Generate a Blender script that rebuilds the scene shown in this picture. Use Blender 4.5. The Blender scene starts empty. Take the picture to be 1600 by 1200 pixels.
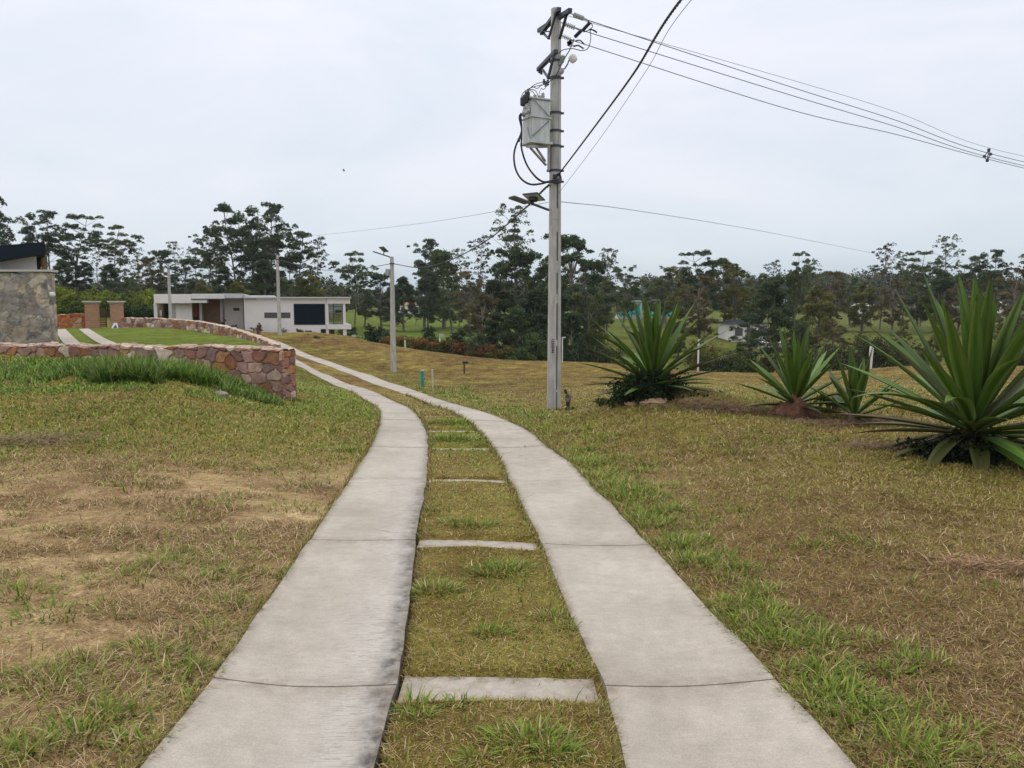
import bpy, bmesh
from mathutils import Vector, Matrix, noise as mnoise
import math, random
import numpy as np
F=1230.0; PITCH=math.radians(5.8); CH=1.6
SP,CP=math.sin(PITCH),math.cos(PITCH)
def ray(px,py):
    cx=(px-800)/F; cy=(600-py)/F
    d=CP+cy*SP
    return cx/d,(-SP+cy*CP)/d          # x per metre of y, z per metre of y
def P(px,py,Y):
    a,b=ray(px,py); return (a*Y,Y,CH+b*Y)
# ---------------------------------------------------------------- camera, sky, sun, exposure
SC=bpy.context.scene; COL=SC.collection
cd=bpy.data.cameras.new('camera'); cam=bpy.data.objects.new('camera',cd); COL.objects.link(cam)
cd.sensor_width=36; cd.lens=F/1600*36; cd.clip_start=.05; cd.clip_end=4000
cam.location=(0,0,CH); cam.rotation_euler=(math.radians(90)-PITCH,0,0); SC.camera=cam
SC.view_settings.view_transform='Standard'; SC.view_settings.look='None'; SC.view_settings.gamma=1
SC.view_settings.exposure=0.07
SUN_EL=math.radians(62); SUN_AZ=math.radians(-35)      # azimuth from +Y towards +X
SKY_Z=(.86,.885,.965); SKY_H=(.73,.79,.855)
wd=bpy.data.worlds.new('World'); SC.world=wd; wd.use_nodes=True
def build_world():
    nt=wd.node_tree; nt.nodes.clear(); N=nt.nodes.new; L=nt.links.new
    out=N('ShaderNodeOutputWorld'); mix=N('ShaderNodeMixShader'); b1=N('ShaderNodeBackground'); b2=N('ShaderNodeBackground')
    sky=N('ShaderNodeTexSky'); sky.sky_type='NISHITA'; sky.sun_disc=False; sky.sun_elevation=SUN_EL; sky.sun_rotation=SUN_AZ
    sky.air_density=1.2; sky.dust_density=2.5
    L(sky.outputs[0],b1.inputs[0]); b1.inputs[1].default_value=.10
    tc=N('ShaderNodeTexCoord'); sep=N('ShaderNodeSeparateXYZ'); L(tc.outputs['Generated'],sep.inputs[0])
    ramp=N('ShaderNodeValToRGB'); e=ramp.color_ramp.elements
    e[0].position=0; e[0].color=(.50,.57,.63,1); e[1].position=1; e[1].color=(1.42,1.37,1.34,1)
    x=e.new(.06); x.color=(*SKY_H,1); x=e.new(.30); x.color=(*SKY_Z,1); x=e.new(.55); x.color=(1.06,1.06,1.10,1)
    L(sep.outputs[2],ramp.inputs[0])
    mp=N('ShaderNodeMapping'); mp.inputs['Scale'].default_value=(1,1,3.2); mp.inputs['Rotation'].default_value=(0,.12,.4); L(tc.outputs['Generated'],mp.inputs[0])
    n1=N('ShaderNodeTexNoise'); n1.inputs['Scale'].default_value=1.9; n1.inputs['Detail'].default_value=8; n1.inputs['Roughness'].default_value=.58; n1.inputs['Distortion'].default_value=.5
    L(mp.outputs[0],n1.inputs[0])
    mr=N('ShaderNodeMapRange'); mr.inputs[1].default_value=.32; mr.inputs[2].default_value=.68; mr.inputs[3].default_value=0; mr.inputs[4].default_value=1; L(n1.outputs[0],mr.inputs[0])
    cr=N('ShaderNodeMix'); cr.data_type='RGBA'; L(mr.outputs[0],cr.inputs['Factor'])
    cr.inputs['A'].default_value=(.87,.93,.955,1); cr.inputs['B'].default_value=(1.08,1.05,1.055,1)
    mu=N('ShaderNodeMix'); mu.data_type='RGBA'; mu.blend_type='MULTIPLY'; mu.inputs['Factor'].default_value=1
    L(ramp.outputs[0],mu.inputs['A']); L(cr.outputs['Result'],mu.inputs['B'])
    L(mu.outputs['Result'],b2.inputs[0]); b2.inputs[1].default_value=1.0
    mix.inputs[0].default_value=.93
    L(b1.outputs[0],mix.inputs[1]); L(b2.outputs[0],mix.inputs[2]); L(mix.outputs[0],out.inputs[0])
build_world()
sl=bpy.data.lights.new('sun','SUN'); sun=bpy.data.objects.new('sun',sl); COL.objects.link(sun)
sl.energy=1.5; sl.angle=math.radians(12); sl.color=(1,.95,.87)
dv=Vector((math.sin(SUN_AZ)*math.cos(SUN_EL),math.cos(SUN_AZ)*math.cos(SUN_EL),math.sin(SUN_EL)))
sun.rotation_euler=dv.to_track_quat('Z','Y').to_euler()
# ---- terrain: thin-plate spline through surveyed spots (photo column, photo row, distance) ----
S=[(560,850,5.65),(750,850,5.65),(950,850,5.8),(450,1075,3.35),(1080,1075,3.35),
(600,750,8.25),(730,750,8.25),(860,750,8.4),(620,700,11),(720,700,11),(812,700,11),(640,650,14.4),(740,650,14.4),
(600,632,18.3),(690,632,18.3),(640,606,26),(570,606,26),(550,590,33),(600,588,34.5),(510,575,39.5),(455,556,47),(420,530,56),(365,517,62),(310,508,67),
(866,640,17),(614,582,40),(437,523,59),(267,510,67),
(100,520,45),(100,537,31),(200,512,55),(200,535,31),(300,520,47),(300,537,33),(230,511.5,53.5),(305,517,49.5),(340,523,46),(370,530,42),(395,536,38.5),(415,541,34),(520,527,60),(500,524.5,60),(547,531,60),(0,513,55),(-200,520,45),(340,521,49),
(450,625,16),(380,603,16.2),(300,577,16.6),(200,563,17.2),(0,556,18.2),(-200,556,19),
(475,612,18.5),(500,604,23.5),(470,592,28),(455,575,37),
(0,700,9.5),(300,700,9.8),(-200,700,9.5),(0,640,12.5),(200,622,13),(380,635,13.8),(100,598,14.6),(500,640,14.5),(-200,610,14),
(547,528,68),(520,524,66.5),(485,519,66),(455,520,64),(614,540,60),(700,553,52),(850,565,46),(930,567,44),(1130,588,38),(1250,590,37),(1400,573,43),(1600,572,43),(1850,572,43),
(1020,626,14),(930,640,15),(1240,648,13),(1335,658,12.3),(1510,712,9),(1560,655,12),(1850,655,12),(1020,606,20),(1200,612,19),(1400,607,20),(1650,607,20),
(1300,760,7.2),(1100,700,10),(1600,800,6.5),(1850,800,6.5),
(750,600,29),(900,600,28),(700,578,40),(900,580,37),(800,575,41),(1250,600,27),(1500,592,29),
(600,535,115),(600,510,165),(600,490,250),(700,535,115),(700,510,165),(700,490,250),(470,520,130),
(980,540,110),(980,500,180),(1200,535,110),(1200,505,180),(1450,545,100),(1450,505,170),(1450,490,240),(1700,545,100),(1700,500,180)]
SZ=[(px,Y,z) for px in (-400,300,800,1300,2000) for Y,z in ((1.2,0),(2.6,-.04))]
SZ+=[(-200,5,-.03),(200,5,-.04),(1400,4.5,-.03),(1850,4.5,-.0)]
SZ+=[(-200,80,.4),(100,80,.4),(300,80,0),(-200,150,2.5),(100,150,2.5),(300,150,2),(450,150,1),(400,80,-1.5),(500,82,-4.5),(470,105,-3)]
SZ+=[(px,Y,z) for px in (600,800,1000,1250,1500,1800) for Y,z in ((74,-4.6),(90,-5.2))]
SZ+=[(px,Y,z) for px in (-300,300,800,1300,1900) for Y,z in ((420,-.5),(900,.5))]
A=[]
for px,py,Y in S:
    a,b=ray(px,py); A.append((a,Y,CH+b*Y))
for px,Y,z in SZ: A.append(((px-800)/F,Y,z))
A=np.array(A)
def feat(x,Y):
    Y=np.clip(Y,1.2,900); u=np.clip(x/Y,-1.05,1.05)
    return u*3.0,np.log(Y)*1.3
def ker(r2): return 0.5*r2*np.log(r2+1e-12)
fa,fb=feat(A[:,0]*A[:,1],A[:,1]); n=len(A)
K=ker((fa[:,None]-fa[None])**2+(fb[:,None]-fb[None])**2)+np.eye(n)*.0006
Q=np.c_[np.ones(n),fa,fb]
M=np.block([[K,Q],[Q.T,np.zeros((3,3))]])
W=np.linalg.solve(M,np.r_[A[:,2],0,0,0])
def ground(x,y):
    x=np.asarray(x,float); y=np.asarray(y,float); sh=x.shape
    a,b=feat(x.ravel(),y.ravel()); out=np.empty(a.size)
    for i in range(0,a.size,40000):
        s=slice(i,i+40000)
        r=(a[s,None]-fa)**2+(b[s,None]-fb)**2
        out[s]=ker(r)@W[:n]+W[n]+W[n+1]*a[s]+W[n+2]*b[s]
    return out.reshape(sh)
def gz(x,y): return float(ground(np.array([x]),np.array([y]))[0])
YS=np.exp(np.linspace(math.log(1.6),math.log(400),900))
def G(px,py,ymax=400):
    a,b=ray(px,py); h=CH+b*YS-ground(a*YS,YS)
    i=np.where((h[:-1]>0)&(h[1:]<=0))[0]
    if len(i)==0: return None
    i=i[0]; t=h[i]/(h[i]-h[i+1]); Y=YS[i]+t*(YS[i+1]-YS[i]); return (a*Y,Y)
L1=[(225,1200),(322,1080),(482,850),(544,759),(572,711),(580,699),(588,682),(595,661),(594,645),(586,635),(569,626),(542,609),(512,596),(481,581),(454,571)]
L2=[(585,1200),(607,1110),(620,1077),(629,1020),(638,945),(644,900),(650,845),(652,822),(661,785),(666,750),(669,700),(667,675),(653,653),(634,635),(587,614),(565,606),(531,595.5),(494,580),(454,562)]
R1=[(975,1200),(970,1155),(949,1110),(946,1068),(922,1032),(901,984),(883,945),(865,900),(850,857),(835,832),(820,800),(807,772),(795,750),(785,725),(770,700),(750,672),(730,660),(700,643),(650,624),(625,614),(565,593),(548,585),(487,563),(454,550),(417,533),(365,518),(330,511)]
R2=[(1325,1196),(1283,1137),(1233,1092),(1208,1067),(1175,1025),(1117,967),(1071,917),(1037,879),(1000,841),(950,785),(932,772),(912,747),(887,722),(855,700),(825,672),(787,657),(762,647),(700,629),(662,616),(625,603),(597,594.5),(569,586),(539,576.5),(487,556),(454,544),(425,530),(387,521),(360,516)]
def edge(l):
    e=[G(*p) for p in l]; e=[q for q in e if q]
    out=[]
    for q in e:
        if not out or q[1]>out[-1][1]+.05: out.append(q)
    e=np.array(out); return e[:,1],e[:,0]
eL1,eL2,eR1,eR2=[edge(l) for l in (L1,L2,R1,R2)]
YG=np.linspace(-8,70,1561)
def sm(v,k):
    ker_=np.hanning(k+2)[1:-1]; ker_/=ker_.sum(); return np.convolve(np.pad(v,k//2,'edge'),ker_,'valid')
def ext(e):
    Y,X=e; s0=(X[2]-X[0])/(Y[2]-Y[0]); s1=(X[-1]-X[-3])/(Y[-1]-Y[-3])
    v=np.interp(YG,Y,X); v=np.where(YG<Y[0],X[0]+(YG-Y[0])*s0,v); v=np.where(YG>Y[-1],X[-1]+(YG-Y[-1])*s1,v); return v
gR1=ext(eR1); gR2=ext(eR2); gL1=ext(eL1); gL2=ext(eL2)
def roadx(Y):
    return [np.interp(Y,YG,g) for g in (gL1,gL2,gR1,gR2)]
w=np.clip((YG-34)/6,0,1)
gL2=gL2*(1-w)+(gR1-1.15)*w; gL1=gL1*(1-w)+(gR1-2.1)*w
w2=np.clip((YG-30)/8,0,1); gR2=gR2*(1-w2)+(gR1+.95)*w2
bk=YG<2.7
for g,off in ((gL1,-1.28),(gL2,-.5),(gR1,.4),(gR2,1.19)):
    t=np.clip((2.7-YG)/1.5,0,1); g[:]=g*(1-t)+off*t
gL1,gL2,gR1,gR2=[np.where(YG<12,sm(g,9),sm(g,61)) for g in (gL1,gL2,gR1,gR2)]
# ---------------------------------------------------------------- helpers
rng=np.random.default_rng(7)
def hash2(i,j,s):
    h=(i.astype(np.int64)*374761393+j.astype(np.int64)*668265263+s*1442695041)&0x7fffffff
    h=((h^(h>>13))*1274126177)&0x7fffffff
    return ((h^(h>>16))&0xffffff)/float(0xffffff)
def vnoise(x,y,s=0):
    i=np.floor(x);j=np.floor(y);fx=x-i;fy=y-j;fx=fx*fx*(3-2*fx);fy=fy*fy*(3-2*fy)
    a=hash2(i,j,s);b=hash2(i+1,j,s);c=hash2(i,j+1,s);d=hash2(i+1,j+1,s)
    return (a*(1-fx)+b*fx)*(1-fy)+(c*(1-fx)+d*fx)*fy
def fbm(x,y,s=0,o=4):
    t=0;a=.5;n=0
    for k in range(o):
        t=t+a*vnoise(x*2**k+13.7*k,y*2**k-7.3*k,s+k); n+=a; a*=.5
    return t/n
def sst(a,b,x):
    t=np.clip((x-a)/(b-a),0,1); return t*t*(3-2*t)
def link(o,parent=None):
    COL.objects.link(o)
    if parent is not None: o.parent=parent
    return o
def tag(o,label=None,cat=None,group=None,kind=None):
    if label:o['label']=label
    if cat:o['category']=cat
    if group:o['group']=group
    if kind:o['kind']=kind
    return o
def npmesh(name,V,Fc,mat,col=None,uv=None,smooth=False):
    """V (n,3), Fc (m,k) -> mesh"""
    V=np.asarray(V,np.float32); Fc=np.asarray(Fc,np.int32); m,k=Fc.shape
    me=bpy.data.meshes.new(name); me.vertices.add(len(V)); me.vertices.foreach_set('co',V.ravel())
    me.loops.add(m*k); me.loops.foreach_set('vertex_index',Fc.ravel())
    me.polygons.add(m); me.polygons.foreach_set('loop_start',np.arange(m,dtype=np.int32)*k)
    me.polygons.foreach_set('loop_total',np.full(m,k,np.int32))
    me.polygons.foreach_set('use_smooth',np.full(m,smooth))
    if col is not None:
        at=me.color_attributes.new('Col','FLOAT_COLOR','POINT'); c=np.ones((len(V),4),np.float32); c[:,:col.shape[1]]=col; at.data.foreach_set('color',c.ravel())
    if uv is not None:
        at=me.attributes.new('ax','FLOAT_VECTOR','POINT'); at.data.foreach_set('vector',np.asarray(uv,np.float32).ravel())
    me.update(calc_edges=True); me.materials.append(mat); return me
def nobj(name,me,parent=None,loc=None):
    o=bpy.data.objects.new(name,me); link(o,parent)
    if loc is not None:o.location=loc
    return o
def empty(name,loc=(0,0,0),rz=0):
    o=bpy.data.objects.new(name,None); COL.objects.link(o); o.location=loc; o.rotation_euler=(0,0,rz); o.empty_display_size=.2; return o
class MB:
    def __init__(s): s.v=[];s.f=[]
    def add(s,vs,fs):
        b=len(s.v); s.v+=[tuple(v) for v in vs]; s.f+=[tuple(b+i for i in f) for f in fs]; return s
    def box(s,x0,x1,y0,y1,z0,z1,M=None):
        vs=[Vector(p) for p in ((x0,y0,z0),(x1,y0,z0),(x1,y1,z0),(x0,y1,z0),(x0,y0,z1),(x1,y0,z1),(x1,y1,z1),(x0,y1,z1))]
        if M is not None: vs=[M@v for v in vs]
        return s.add(vs,[(3,2,1,0),(4,5,6,7),(0,1,5,4),(1,2,6,5),(2,3,7,6),(3,0,4,7)])
    def bar(s,a,b,w,h=None,up=(0,0,1)):
        a=Vector(a);b=Vector(b);d=b-a;L=d.length;d.normalize();u=Vector(up)
        if abs(d.dot(u))>.98:u=Vector((0,1,0))
        x=d.cross(u).normalized();z=x.cross(d); h=h or w
        M=Matrix((x,d,z)).transposed().to_4x4(); M.translation=a
        return s.box(-w/2,w/2,0,L,-h/2,h/2,M)
    def tube(s,pts,r,n=8,cap=True):
        pts=[Vector(p) for p in pts]; m=len(pts); rs=r if hasattr(r,'__len__') else [r]*m
        vs=[];fs=[];ref=Vector((0,0,1))
        for i,p in enumerate(pts):
            d=(pts[min(i+1,m-1)]-pts[max(i-1,0)]).normalized()
            if abs(d.dot(ref))>.95: ref=Vector((1,0,0)) if abs(d.x)<.9 else Vector((0,1,0))
            x=d.cross(ref).normalized(); y=x.cross(d).normalized(); ref=x.cross(d) if False else ref
            for k in range(n):
                t=2*math.pi*k/n; vs.append(p+x*math.cos(t)*rs[i]+y*math.sin(t)*rs[i])
        for i in range(m-1):
            for k in range(n): fs.append((i*n+k,i*n+(k+1)%n,(i+1)*n+(k+1)%n,(i+1)*n+k))
        if cap: fs.append(tuple(range(n))[::-1]); fs.append(tuple((m-1)*n+k for k in range(n)))
        return s.add(vs,fs)
    def lathe(s,prof,o=(0,0,0),n=16,axis=None):
        M=Matrix.Translation(o)
        if axis is not None: M=M@Vector(axis).to_track_quat('Z','Y').to_matrix().to_4x4()
        vs=[];fs=[];m=len(prof)
        for r,z in prof:
            for k in range(n):
                t=2*math.pi*k/n; vs.append(M@Vector((r*math.cos(t),r*math.sin(t),z)))
        for i in range(m-1):
            for k in range(n): fs.append((i*n+k,i*n+(k+1)%n,(i+1)*n+(k+1)%n,(i+1)*n+k))
        fs.append(tuple(range(n))[::-1]); fs.append(tuple((m-1)*n+k for k in range(n)))
        return s.add(vs,fs)
    def build(s,name,mat,parent=None,bevel=0,smooth=False,loc=None):
        me=bpy.data.meshes.new(name); me.from_pydata(s.v,[],s.f); me.materials.append(mat)
        bm=bmesh.new(); bm.from_mesh(me); bmesh.ops.recalc_face_normals(bm,faces=bm.faces)
        if bevel: bmesh.ops.bevel(bm,geom=[e for e in bm.edges],offset=bevel,segments=2,affect='EDGES',clamp_overlap=True)
        bm.to_mesh(me); bm.free()
        if smooth:
            me.polygons.foreach_set('use_smooth',[True]*len(me.polygons))
            try: me.set_sharp_from_angle(angle=math.radians(40))
            except Exception: pass
        return nobj(name,me,parent,loc)
def catmull(pts,n=8):
    pts=[Vector(p) for p in pts]; P_=[2*pts[0]-pts[1]]+pts+[2*pts[-1]-pts[-2]]; out=[]
    for i in range(1,len(P_)-2):
        a,b,c,d=P_[i-1:i+3]
        for k in range(n):
            t=k/n; out.append(.5*((2*b)+(c-a)*t+(2*a-5*b+4*c-d)*t*t+(3*b-a-3*c+d)*t**3))
    out.append(pts[-1]); return out
# ---------------------------------------------------------------- materials
def mat(name,base=(.5,.5,.5),rough=.7,metal=0,var=.15,scale=6,bump=0,bscale=40,attr=None,trans=0,col2=None,spec=.5,stretch=(1,1,1)):
    m=bpy.data.materials.new(name); m.use_nodes=True; nt=m.node_tree; N=nt.nodes.new; L=nt.links.new
    b=nt.nodes['Principled BSDF']; b.inputs['Roughness'].default_value=rough; b.inputs['Metallic'].default_value=metal; b.inputs['Specular IOR Level'].default_value=spec
    tc=N('ShaderNodeTexCoord'); mp=N('ShaderNodeMapping'); mp.inputs['Scale'].default_value=stretch; L(tc.outputs['Object'],mp.inputs[0])
    n=N('ShaderNodeTexNoise'); n.inputs['Scale'].default_value=scale; n.inputs['Detail'].default_value=6; n.inputs['Roughness'].default_value=.6; L(mp.outputs[0],n.inputs[0])
    if attr:
        a=N('ShaderNodeAttribute'); a.attribute_name=attr; src=a.outputs['Color']
    elif col2:
        mx=N('ShaderNodeMix'); mx.data_type='RGBA'; mx.inputs['A'].default_value=(*base,1); mx.inputs['B'].default_value=(*col2,1)
        r=N('ShaderNodeMapRange'); r.inputs[1].default_value=.38; r.inputs[2].default_value=.62; L(n.outputs[0],r.inputs[0]); L(r.outputs[0],mx.inputs['Factor']); src=mx.outputs['Result']
    else:
        rg=N('ShaderNodeRGB'); rg.outputs[0].default_value=(*base,1); src=rg.outputs[0]
    r2=N('ShaderNodeMapRange'); r2.inputs[1].default_value=.25; r2.inputs[2].default_value=.75; r2.inputs[3].default_value=1-var; r2.inputs[4].default_value=1+var; L(n.outputs[0],r2.inputs[0])
    mu=N('ShaderNodeVectorMath'); mu.operation='SCALE'; L(src,mu.inputs[0]); L(r2.outputs[0],mu.inputs['Scale'])
    L(mu.outputs[0],b.inputs['Base Color'])
    if bump:
        n2=N('ShaderNodeTexNoise'); n2.inputs['Scale'].default_value=bscale; n2.inputs['Detail'].default_value=5; L(mp.outputs[0],n2.inputs[0])
        bp=N('ShaderNodeBump'); bp.inputs['Strength'].default_value=bump; bp.inputs['Distance'].default_value=.02; L(n2.outputs[0],bp.inputs['Height']); L(bp.outputs[0],b.inputs['Normal'])
    if trans:
        tr=N('ShaderNodeBsdfTranslucent'); L(mu.outputs[0],tr.inputs[0]); ms=N('ShaderNodeMixShader'); ms.inputs[0].default_value=trans
        o=nt.nodes['Material Output']; L(b.outputs[0],ms.inputs[1]); L(tr.outputs[0],ms.inputs[2]); L(ms.outputs[0],o.inputs[0])
    return m
M={}
M['leaf']=mat('leaf_foliage',attr='Col',rough=.75,var=.12,trans=.25,spec=.2)
M['blade']=mat('grass_blades',attr='Col',rough=.7,var=.08,trans=.2,spec=.25)
M['bark']=mat('bark',(.13,.11,.085),.9,col2=(.23,.20,.165),scale=3,bump=.5,stretch=(4,4,1))
M['pole']=mat('pole_concrete',(.40,.385,.355),.85,col2=(.47,.455,.42),var=.17,scale=3,bump=.25,bscale=60,stretch=(3,3,.7))
M['polegroove']=mat('groove_shadow_gap',(.06,.055,.055),.9,var=.3)  # near-black colour stands for the shade inside the pole's groove
M['steel']=mat('dark_steel',(.055,.06,.085),.55,metal=.3,var=.3,scale=12)
M['galv']=mat('galvanised_steel',(.35,.36,.36),.5,metal=.5,var=.2,scale=12)
M['cable']=mat('black_cable',(.018,.018,.03),.5,var=.2)
M['wire']=mat('bare_wire',(.10,.10,.11),.5,metal=.4,var=.1)
M['tank']=mat('transformer_paint',(.47,.50,.50),.5,col2=(.53,.55,.54),var=.12,scale=4,stretch=(3,3,.8),bump=.05)
M['porc']=mat('grey_porcelain',(.42,.45,.46),.3,var=.1)
M['black']=mat('black_polymer',(.02,.02,.025),.5,var=.2)
M['pv']=mat('solar_cell_panel',(.03,.035,.06),.25,var=.2,scale=20)
M['lamp']=mat('lamp_housing',(.12,.12,.13),.5,var=.15)
M['white']=mat('white_render',(.76,.725,.70),.85,var=.05,scale=1.2,bump=.08,bscale=30)
M['white2']=mat('white_paint',(.70,.69,.66),.8,var=.06,scale=2)
M['greywall']=mat('grey_render',(.42,.39,.37),.85,var=.07,scale=2)
M['slab']=mat('pale_roof_slab',(.55,.56,.58),.8,var=.06,scale=1)
M['darkroof']=mat('dark_roof_sheet',(.010,.017,.027),.8,spec=.15,var=.15,scale=2,stretch=(8,1,1))
M['soffit']=mat('dark_metal_trim',(.05,.05,.055),.6,var=.2)
M['timber']=mat('timber_door',(.24,.085,.035),.7,var=.3,scale=6,stretch=(1,1,10))
M['curtain']=mat('drawn_navy_blind',(.004,.011,.019),.7,spec=.1,var=.25,scale=14,stretch=(1,1,.05))
M['greypane']=mat('grey_pane',(.085,.08,.085),.3,var=.1)
M['brass']=mat('ochre_render',(.26,.17,.10),.85,var=.2,scale=6)
M['terracotta']=mat('terracotta_tiles',(.36,.15,.10),.85,var=.25,scale=2)
M['tarp']=mat('turquoise_netting',(.01,.42,.42),.7,var=.3,scale=1.5)
M['redpaint']=mat('red_paint',(.45,.06,.05),.7,var=.2)
M['teal']=mat('teal_paint',(.03,.28,.25),.6,var=.2)
M['stake']=mat('pale_wood',(.55,.50,.42),.8,var=.2,scale=10)
M['brownwood']=mat('brown_wood',(.10,.06,.04),.85,var=.3,scale=10)
M['stick']=mat('dark_timber_slats',(.05,.035,.03),.7,var=.3)
M['coping']=mat('cast_coping',(.52,.48,.44),.85,var=.12,scale=6,bump=.2)
M['stone']=mat('rubble_stone',attr='Col',rough=.95,spec=.15,var=.30,scale=9,bump=.6,bscale=35)
M['stonefar']=mat('mottled_stone',attr='Col',rough=.95,spec=.1,var=.40,scale=4.5,bump=.4,bscale=12)
M['earth']=mat('red_earth',(.22,.095,.055),.95,col2=(.09,.045,.03),scale=14,var=.4,bump=1,bscale=45)
M['paleearth']=mat('pale_earth',(.42,.28,.18),.95,col2=(.30,.19,.11),scale=6,bump=1,bscale=25)
M['ink']=mat('black_ink',(.012,.012,.014),.8,var=.2)
def glass_mat():
    m=bpy.data.materials.new('clear_glass'); m.use_nodes=True; nt=m.node_tree; b=nt.nodes['Principled BSDF']; b.inputs['Base Color'].default_value=(.55,.68,.66,1); b.inputs['Roughness'].default_value=.03
    t=nt.nodes.new('ShaderNodeBsdfTransparent'); t.inputs[0].default_value=(.55,.66,.64,1); ms=nt.nodes.new('ShaderNodeMixShader'); ms.inputs[0].default_value=.75
    g=nt.nodes.new('ShaderNodeBsdfGlossy'); g.inputs['Roughness'].default_value=.03; g.inputs[0].default_value=(.8,.85,.85,1)
    nt.links.new(g.outputs[0],ms.inputs[1]); nt.links.new(t.outputs[0],ms.inputs[2]); nt.links.new(ms.outputs[0],nt.nodes['Material Output'].inputs[0]); return m
M['glass']=glass_mat()
def brick_mat(name,c1,c2,mort,sc):
    m=bpy.data.materials.new(name); m.use_nodes=True; nt=m.node_tree; b=nt.nodes['Principled BSDF']; b.inputs['Roughness'].default_value=.9
    N=nt.nodes.new; L=nt.links.new; tc=N('ShaderNodeTexCoord'); sp=N('ShaderNodeSeparateXYZ'); L(tc.outputs['Object'],sp.inputs[0]); ad=N('ShaderNodeMath'); L(sp.outputs[0],ad.inputs[0]); L(sp.outputs[1],ad.inputs[1])
    cb=N('ShaderNodeCombineXYZ'); L(ad.outputs[0],cb.inputs[0]); L(sp.outputs[2],cb.inputs[1])
    br=N('ShaderNodeTexBrick'); L(cb.outputs[0],br.inputs[0]); br.inputs['Color1'].default_value=(*c1,1); br.inputs['Color2'].default_value=(*c2,1); br.inputs['Mortar'].default_value=(*mort,1)
    br.inputs['Scale'].default_value=sc; br.inputs['Mortar Size'].default_value=.02; L(br.outputs[0],b.inputs['Base Color'])
    bp=N('ShaderNodeBump'); bp.inputs['Strength'].default_value=.4; bp.inputs['Distance'].default_value=.01; L(br.outputs['Fac'],bp.inputs['Height']); bp.invert=True; L(bp.outputs[0],b.inputs['Normal']); return m
M['brick']=brick_mat('red_brick',(.46,.225,.125),(.36,.165,.095),(.42,.34,.27),2.2)
M['brownbrick']=brick_mat('brown_brick',(.27,.175,.10),(.20,.125,.07),(.22,.165,.11),3)
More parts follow.
